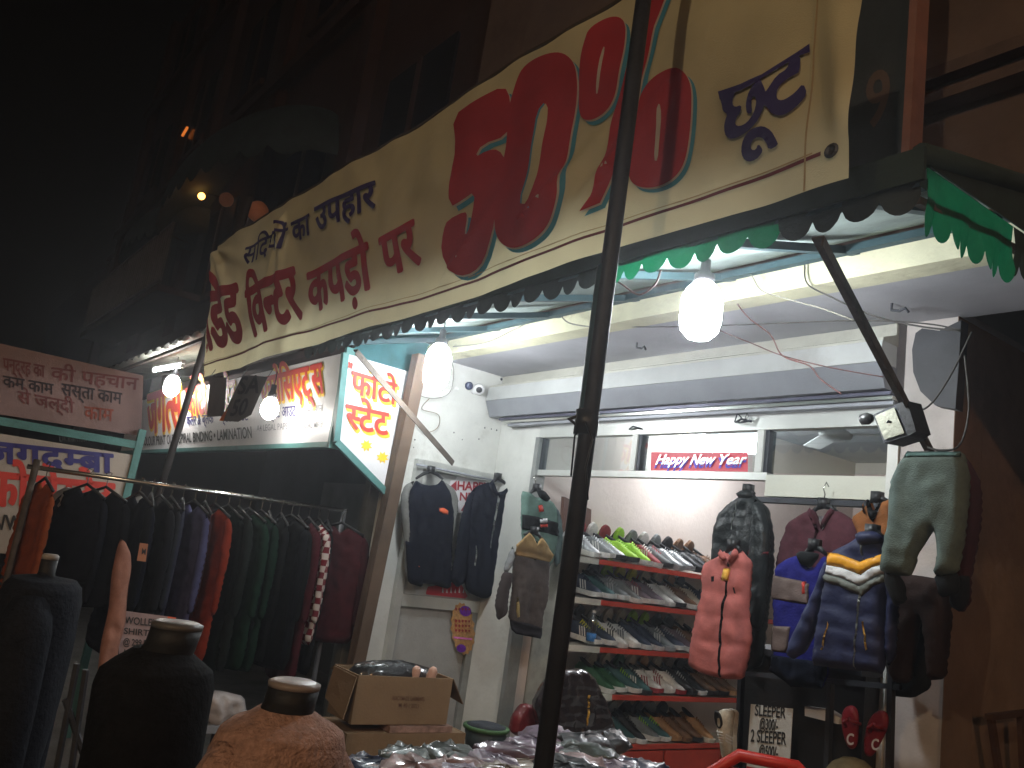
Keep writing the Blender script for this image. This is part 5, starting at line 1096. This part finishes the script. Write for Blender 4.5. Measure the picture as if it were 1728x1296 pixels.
# green tub and red bag
c = at(820, 1232, 'X', -3.75); tu = thing('green_tub', 'dark green plastic tub right of the cardboard boxes', 'tub', c+Vector((0, 0, -.12)))
mb = MB(); mb.lathe(c+Vector((0, 0, -.12)), [(.09, 0), (.115, .13)], 20); link('tub_body', mb, mat('blue_black_plastic', (.03, .045, .05), .5), tu, True)
mb = MB(); mb.lathe(c+Vector((0, 0, .0)), [(.112, 0), (.124, .005), (.124, .02), (.112, .022)], 20); link('rim', mb, mat('rim_green', (.05, .12, .04), .5), tu, True)
mb = MB(); mb.lathe(c+Vector((0, 0, .005)), [(.104, 0), (.106, .0185), (.06, .03), (.02, .026)], 18); link('contents', mb, mat('dark_folded_cloth', (.03, .035, .045), .8, bump=.6, bscale=30), tu, True)  # dark disc standing in for the shaded hollow of the open tub
P_ = [((p.y), p.z) for p in (at(*q, 'X', -3.9) for q in ((862, 1240), (868, 1210), (885, 1186), (905, 1192), (915, 1215), (912, 1245)))]
single('red_bag', puffpoly(P_, lambda a, b, d: Vector((-3.9+d, a, b)), .12, .014, .012, seed=3), mat('red_bag', (.14, .012, .015), .4, bump=.3, coat=.3), 'red bag with small yellow mark behind the packets', 'bag', at(885, 1215, 'X', -3.9), smooth=True)
garment('shiny_puffer', 'shiny black quilted puffer jacket standing below the shoe shelves beside the pole', 'jacket', 'X', -3.75,
    [(925, 1150), (950, 1130), (985, 1128), (1005, 1145), (1025, 1190), (1040, 1235), (1035, 1262), (1000, 1265), (940, 1270), (915, 1240), (905, 1190)], mat('glossy_black_nylon', (.02, .014, .016), .22, var=.3, bump=.4, bscale=30, coat=1), .16, quilt=.05, fold=.02, seed=66, pieces=[
    ('piping', [(984, 1170), (987, 1170), (985, 1222), (981, 1222)], MATS['tag_yellow'], .01, .09, .012, 0, 0)])
# ================================================================== CLOTHES RAIL at the left
RXL, RZ = -5.2, 1.60
rr = thing('clothes_rail', 'long steel clothes rail with posts in front of the photocopy shop', 'clothes rail', (RXL, 1.6, 0))
mb = MB(); mb.tube([(RXL, .62, RZ-.015), (RXL, 2.52, RZ+.02)], .013, 10); link('bar', mb, steel, rr, True)
mb = MB(); mb.tube([(RXL, .66, 0), (RXL, .66, RZ+.03)], .018, 10); link('post', mb, rust_metal, rr, True)
mb = MB(); mb.tube([(RXL, 2.5, 0), (RXL, 2.5, RZ+.03)], .016, 10); link('post', mb, grey_metal, rr, True)
GC = [('dark navy', (.012, .014, .03), 0), ('black', (.012, .012, .014), 0), ('charcoal', (.02, .02, .026), 0), ('slate grey', (.05, .052, .062), 0), ('blue grey', (.07, .075, .12), 0), ('lavender blue', (.16, .16, .34), 0), ('dark maroon', (.07, .012, .016), 0), ('bright orange red', (.5, .06, .02), 0), ('black green', (.008, .018, .014), 0), ('dark grey green', (.02, .03, .026), 0), ('bottle green', (.015, .06, .035), 0), ('forest green', (.012, .05, .03), 0), ('black teal', (.008, .02, .022), 0), ('jet black', (.007, .009, .01), 0), ('soot black', (.01, .012, .012), 0), ('ink black', (.006, .008, .014), 0), ('wine red', (.13, .015, .025), 0), ('checked', (.2, .03, .04), 1), ('near black', (.01, .01, .012), 0)]
def rail_garment(label, y, col, rz, w=.23, drop=.78, chk=False, x=RXL, nm='hanging_shirt', seed=0):
    t = thing(nm, label, 'garment', (x, y, RZ-.07), 'tops hung on the steel rail')
    k = seed; mm = cloth(label.split(',')[0].replace(' ', '_'), tuple(c_*.4 for c_ in col))
    if chk:
        n = mm.node_tree; ck = n.nodes.new('ShaderNodeTexChecker'); ck.inputs['Scale'].default_value = 26; ck.inputs[1].default_value = (.5, .45, .42, 1); ck.inputs[2].default_value = (.14, .012, .02, 1)
        tc = next(q for q in n.nodes if q.type == 'TEX_COORD'); n.links.new(tc.outputs['Object'], ck.inputs[0]); n.links.new(ck.outputs[0], n.nodes['Principled BSDF'].inputs['Base Color'])
    z0 = RZ-.08; O = Vector((x, y, 0))
    body = [(x-w*.25, z0), (x-w*.85, z0-.06), (x-w, z0-.2), (x-w*.95, z0-.45), (x-w, z0-drop), (x, z0-drop-.02), (x+w, z0-drop), (x+w*.95, z0-.45), (x+w, z0-.2), (x+w*.85, z0-.06), (x+w*.25, z0), (x, z0-.05)]
    link('body', puffpoly(body, lambda a, b, d: Vector((a, y-d, b)), .03, .022, .02, 0, k), mm, t, True)
    for s_ in (-1, 1):
        sl_ = [(x+s_*w*.7, z0-.03), (x+s_*w*1.02, z0-.09), (x+s_*w*1.16, z0-.25), (x+s_*w*1.12, z0-.6), (x+s_*w*.9, z0-.62), (x+s_*w*.85, z0-.3)]
        link('sleeve', puffpoly(sl_, lambda a, b, d: Vector((a, y-d-.006, b)), .04, .02, .018, 0, k+3), mm, t, True)
    mb = MB(); mb.tube([(x-w*.8, y, z0-.045), (x, y, z0+.02), (x+w*.8, y, z0-.045)], .009, 6); h = link('hanger', mb, black_plastic, t, True)
    mb = MB(); mb.tube([(x, y, z0+.02), (x, y, z0+.07), (x+.02, y, z0+.098), (x-.01, y, z0+.105), (x-.022, y, z0+.09)], .0028, 5); link('hook', mb, steel, h)
    t.rotation_euler.z = rz; return t
NG = len(GC)
for i, (cn, col, chk) in enumerate(GC):
    y = 1.2+i*.0665+random.uniform(-.015, .015)
    rail_garment(f'{cn} top, {(ORD+["thirteenth", "fourteenth", "fifteenth", "sixteenth", "seventeenth", "eighteenth", "nineteenth"])[i]} from the left on the steel rail', y, col, R(random.uniform(-10, 26)), random.uniform(.17, .24), random.uniform(.86, 1.0)*(.82 if chk else 1), chk, seed=i*7)
rail_garment('maroon printed sweatshirt turned outward, rightmost on the steel rail', 2.46, (.13, .022, .03), R(48), .2, .72, seed=77, x=-5.12)
rail_garment('orange jumper, nearest the left post of the rail', .72, (.55, .12, .03), R(20), .14, .5, seed=80, nm='orange_jumper')
rail_garment('dark navy folded trousers hung over a hanger at the left of the rail', .93, (.016, .018, .03), R(40), .17, .5, seed=84, nm='navy_trousers')
rail_garment('black coat on the rail left of the peach cardigan', 1.03, (.012, .012, .016), R(40), .19, .62, seed=85, nm='black_coat')
gp_ = garment('peach_cardigan', 'narrow peach cardigan sleeve side lit by the bulbs, hanging left on the rail', 'cardigan', 'X', -4.86,
    [(203, 908), (212, 915), (221, 935), (222, 960), (215, 1000), (212, 1050), (200, 1095), (196, 1130), (180, 1152), (163, 1148), (170, 1085), (183, 1030), (188, 970), (196, 930)], cloth('peach_knit', (.36, .17, .12)), .04, seed=90)
tg = thing('price_tag', 'small orange brown price tag on the dark navy top', 'tag', at(242, 930, 'X', -4.92))
decal([(236, 916), (250, 918), (246, 948), (231, 946)], 'X', -4.92, mat('tag_orange', (.4, .16, .08), .6), tg, 0, name='card'); letter('M', 'X', -4.92, (238, 935), (245, 936), (239, 925), sign_black, tg, .02)
# plastic wrapped parcels above the rail
for i, (x, y, rx, rz_) in enumerate(((108, 850, .07, .09), (232, 868, .085, .11))):
    c = at(x, y, 'X', -5.45 if i else -5.35); mb = MB(); n = 18
    mb.rings([[c+Vector((rx*math.sin(a)*s_, rx*math.cos(a)*s_, zz*rz_))*(1+.18*noise.noise(Vector((math.cos(a)*2+i*4, math.sin(a)*2, zz*2)))) if 0 else c+Vector((rx*math.sin(a)*s_, rx*math.cos(a)*s_, zz*rz_))+Vector((1, 1, .5))*.025*noise.noise(Vector((math.cos(a)*2+i*4, math.sin(a)*2, zz*3))) for a in (2*math.pi*j/n for j in range(n))] for s_, zz in ((.35, -1), (.8, -.7), (1, -.2), (.95, .3), (.7, .7), (.2, 1))])
    single('wrapped_head_form', mb, mat('silver_wrap', (.3, .3, .29), .28, metal=.5, var=.4, bump=.7, bscale=30), ['plastic wrapped head form in front of the red Hindi letters', 'crumpled silver plastic bundle right of the Hindi signboard post'][i], 'bundle', c, smooth=True)
ws = thing('woollen_sign', 'small pink price card reading WOLLEN hanging below the dark tops', 'sign', at(235, 1075, 'X', -4.88))
decal([(205, 1030), (297, 1042), (290, 1112), (200, 1108)], 'X', -4.88, mat('card_pink', (.38, .27, .26), .6), ws, 0, name='card')
for t_, a, c, e in (('WOLLEN', (210, 1052), (265, 1057), (211, 1040)), ('SHIRT', (208, 1069), (250, 1073), (209, 1059)), ('@ 299 FOR', (207, 1088), (262, 1092), (208, 1077)), ('ANY PIECE', (206, 1105), (256, 1108), (207, 1095))):
    letter(t_, 'X', -4.88, a, c, e, sign_black, ws, .02)
decal([(283, 1040), (297, 1042), (295, 1052), (281, 1050)], 'X', -4.88, orange, ws)
P_ = [(p.y, p.z) for p in (at(*q, 'X', -4.9) for q in ((345, 1172), (375, 1166), (412, 1175), (418, 1210), (400, 1232), (360, 1228), (344, 1205)))]
single('white_plastic_bag', puffpoly(P_, lambda a, b, d: Vector((-4.9+d, a, b)), .2, .016, .03, seed=9), mat('bag_white', (.42, .38, .37), .4, var=.3, bump=.5, bscale=25), 'white plastic carrier bag standing on the pavement below the rail', 'bag', at(380, 1200, 'X', -4.9), smooth=True)
bx = thing('stool', 'grey stool under the clothes rail', 'stool', (-5.0, 1.75, 0)); mb = MB(); mb.box(-5.2, -4.85, 1.6, 1.95, .3, .34); link('seat', mb, grey_metal, bx)
for x in (-5.17, -4.88):
    for y in (1.63, 1.92): mb = MB(); mb.box(x-.015, x+.015, y-.015, y+.015, 0, .299); link('leg', mb, dark_metal, bx)
# ================================================================== MANNEQUINS in the foreground
def mannequin(label, px, dist, cloth_m, w, dp, facing, tilt=0, collar=mat('neck_black', (.012, .012, .013), .6), cap=(.5, .45, .42), length=.62, sleeves=True, neck_r=.051, neck_h=.07):
    v = ray(*px).normalized(); c = EYE+v*dist; t = thing('mannequin', label, 'mannequin', (c.x, c.y, 0), None)
    Rz = Matrix.Rotation(facing, 3, 'Z'); n = 28
    def ring(z, a, b, cx=0, cy=0): return [c+Rz @ Vector((cx+a*math.cos(2*math.pi*j/n), cy+b*math.sin(2*math.pi*j/n), 0))+Vector((0, 0, z)) for j in range(n)]
    prof = [(-neck_h+.012, neck_r*1.12, neck_r*1.12), (-.002-neck_h, neck_r*1.6, neck_r*1.4), (-.010-neck_h, w*.74, dp*.8), (-.026-neck_h, w*.93, dp*.93), (-.06-neck_h, w*1.02, dp), (-.18-neck_h, w, dp*1.03), (-.30-neck_h, w*.97, dp*1.06), (-.42-neck_h, w*.86, dp*.92), (-.52-neck_h, w*.9, dp*.95), (-length-neck_h, w*1.0, dp*1.05)]
    rg = []
    for z, a, b in prof:
        r_ = ring(z, a, b)
        rg.append([p+(p-c-Vector((0, 0, z))).normalized()*(.010*noise.noise(Vector((p.x*9, p.y*9, p.z*5)))) for p in r_])
    # densify
    dense = []
    for i in range(len(rg)-1):
        for k in range(4):
            u = k/4; dense.append([a.lerp(b_, u)+(a-c).normalized()*.006*noise.noise(Vector((a.x*16, a.y*16, (a.z+(b_.z-a.z)*u)*9))) for a, b_ in zip(rg[i], rg[i+1])])
    dense.append(rg[-1]); mb = MB(); mb.rings(dense); link('torso', mb, cloth_m, t, True)
    tl_ = Rz @ Vector((0, tilt, 0)); mb = MB()
    mb.rings([[p+tl_*s_ for p in ring(z, a, a)] for z, a, s_ in ((-.03-neck_h, neck_r*1.1, 0), (-neck_h, neck_r*1.04, .2), (-.03, neck_r*.97, .7), (0, neck_r*.98, 1))]); nk = link('neck', mb, collar, t, True)
    mb = MB(); mb.rings([[p+tl_ for p in ring(z, a, a)] for z, a in ((.001, neck_r*.99), (.010, neck_r*1.0), (.014, neck_r*.8))]); link('neck_cap', mb, mat('cap_%d' % int(cap[0]*100), cap, .35, var=.1), nk, True)
    if sleeves:
        for s_ in (-1, 1):
            pts = [c+Rz @ Vector((s_*w*k_, dp*.1*i_, 0))+Vector((0, 0, z-neck_h)) for i_, (k_, z) in enumerate(((.7, -.06), (.98, -.12), (1.1, -.28), (1.12, -.45), (1.05, -.62)))]
            mb = MB(); mb.tube(pts, [.045, .056, .054, .047, .036], 14); link('sleeve', mb, cloth_m, t, True)
        mb = MB(); mb.tube([c+Rz @ Vector((0, -dp*1.07, 0))+Vector((0, 0, z-neck_h)) for z in (-.2, -.35, -.5)], .004, 6); link('zipper', mb, MATS['grey_zip'], t)
    mb = MB(); mb.tube([c+Vector((0, 0, -length-neck_h+.02)), Vector((c.x, c.y, .03))], .014, 8); link('stand_pole', mb, grey_metal, t)
    mb = MB(); mb.lathe((c.x, c.y, .001), [(.17, 0), (.17, .012), (.03, .035)], 20); link('stand_base', mb, grey_metal, t, True)
    return t
PV = YAW+0
mannequin('headless mannequin in a peach fleece jacket with black neck in the foreground', (488, 1158), 1.82, mat('peach_fleece', (.40, .245, .195), .95, spec=.1, var=.3, scale=60, bump=.9, bscale=130), .135, .115, R(-75), .015, cap=(.26, .22, .2), sleeves=True, neck_h=.055)
tms = [o for o in bpy.data.objects if o.get('label', '').startswith('headless mannequin in a peach')][0]
mannequin('headless mannequin in plain black top left of the peach fleece one', (286, 1058), 1.92, mat('black_fleece', (.008, .008, .009), .9, spec=.1, var=.3, scale=40, bump=.4), .125, .105, R(-60), .02, collar=mat('black_neck', (.012, .012, .012), .6), cap=(.1, .095, .09), sleeves=False, neck_h=.055)
mannequin('headless mannequin in dark slate jacket at the left edge', (84, 945), 2.35, mat('slate_jacket', (.012, .014, .02), .85, spec=.1, var=.3, scale=30, bump=.4), .125, .09, R(-20), .0, cap=(.3, .28, .26), sleeves=True, neck_r=.019, neck_h=.035, length=.5)
c = ORG[tms]+Vector((0, 0, (EYE+ray(488, 1158).normalized()*1.82).z))
for k, (a0, s_) in enumerate(((R(-38), 1), (R(-95), -1))):
    pts = []
    for i in range(9):
        u = i/8; a = a0+s_*.15*u; rr_ = .055+.085*min(1, u*1.9)**.7; pts.append(c+Vector((math.cos(a)*rr_, math.sin(a)*rr_, -.06-.32*u**1.7)))
    link('seam', MB().tube(pts, .0045, 6), MATS['peach_fleece'], tms, True)
# folding metal stand between the two dark mannequins
ms_ = thing('folded_stand', 'black folded metal stand between the slate jacket and the black mannequin', 'stand', (-2.9, .75, 0))
for a, c in (((130, 1120), (95, 1300)), ((145, 1130), (120, 1300)), ((110, 1180), (150, 1300))):
    mb = MB(); mb.tube([at(*a, 'X', -2.9), at(*c, 'X', -2.9), at(c[0]+(c[0]-a[0])*.6, c[1]+(c[1]-a[1])*.6, 'X', -2.9)], .01, 6); link('leg', mb, dark_metal, ms_)
# ================================================================== WIRES
def wire(label, pts, r_, m, ax='Y', val=2.8):
    P_ = [at(p[0], p[1], ax, p[2] if len(p) > 2 else val) for p in pts]; Q = []
    for i in range(len(P_)-1):
        a, b_, c, d = P_[max(i-1, 0)], P_[i], P_[i+1], P_[min(i+2, len(P_)-1)]
        for k in range(6):
            u = k/6; Q.append(.5*((2*b_)+(c-a)*u+(2*a-5*b_+4*c-d)*u*u+(3*b_-a-3*c+d)*u**3))
    Q.append(P_[-1]); single('cable', MB().tube(Q, r_, 6), m, label, 'cable', P_[0], smooth=True)
wh = mat('white_cable', (.22, .21, .17), .5); bkc = mat('dark_cable', (.05, .045, .04), .6); rdc = mat('red_white_flex', (.1, .035, .03), .6, var=.8, scale=90)
wire('white cable looping along the cream beam left of the pole', [(765, 585), (820, 578), (870, 555), (930, 526), (960, 545), (1000, 552)], .004, wh)
wire('thin dark cable crossing the ceiling from the pole to the right pillar', [(960, 548), (1100, 552), (1250, 548), (1440, 541), (1560, 546), (1625, 558)], .003, bkc, val=2.95)
wire('dark cable drooping from the beam to the side plate', [(1358, 445), (1362, 478), (1400, 500), (1480, 535), (1560, 552), (1622, 558)], .0035, bkc, val=2.83)
wire('white cable from the middle bulb along the beam', [(1205, 470), (1235, 460), (1265, 462), (1285, 490), (1330, 505), (1385, 520), (1440, 540)], .0025, wh, val=2.75)
wire('red and white twisted flex hanging right of the middle bulb', [(1235, 500), (1262, 535), (1300, 565), (1320, 600), (1365, 617), (1385, 640), (1420, 665)], .003, rdc, val=2.9)
wire('dark flex from the red one to the strut', [(1215, 558), (1270, 580), (1320, 600), (1400, 620), (1490, 636)], .0025, rdc, val=2.95)
wire('red and white flex hanging from the green scallops beside the pole', [(1115, 455), (1105, 480), (1078, 497), (1050, 480), (1038, 472)], .004, rdc, val=2.05)
wire('thin pale cable beside the left bulb curling down the white wall', [(690, 640), (705, 665), (735, 672), (760, 660), (765, 620), (750, 590)], .003, wh, 'X', -4.9)
wire('loose cable loop on the white wall under the left bulb', [(725, 672), (712, 690), (740, 700), (738, 722), (716, 728), (690, 700)], .003, mat('tan_cable', (.25, .2, .14), .6), 'X', -4.93)
wire('dark wires tangled at the foot of the right strut', [(1565, 755), (1590, 760), (1620, 750), (1635, 690), (1628, 600)], .004, bkc, val=3.0)
wire('dark wire from floodlight to the shutter side plate', [(1518, 682), (1560, 690), (1600, 640), (1640, 560)], .004, bkc, val=3.05)
# chair frame by the brown wall at the lower right corner
wf = thing('wooden_chair_frame', 'dark wooden chair frame leaning on the brown wall at the lower right corner', 'frame', at(1700, 1290, 'X', -1.6))
for a, c in (((1668, 1210), (1735, 1202)), ((1672, 1212), (1690, 1330)), ((1722, 1206), (1728, 1330))):
    mb = MB(); mb.bar(at(*a, 'X', -1.62), at(*c, 'X', -1.62), .03, .02); link('rail', mb, mat('dark_timber', (.08, .04, .025), .7, var=.3), wf)

# ================================================================== scattering volume added to give the bulbs a glow
hm = bpy.data.materials.new('night_haze'); hm.use_nodes = True; n = hm.node_tree; n.nodes.remove(n.nodes['Principled BSDF'])
pv = n.nodes.new('ShaderNodeVolumePrincipled'); pv.inputs['Color'].default_value = (.85, .88, .95, 1); pv.inputs['Density'].default_value = .011; pv.inputs['Anisotropy'].default_value = .75
n.links.new(pv.outputs[0], n.nodes['Material Output'].inputs['Volume'])
mb = MB(); mb.box(-62, 32, -32, 42, -1.3, 16); struct('haze', mb, hm, 'stuff')
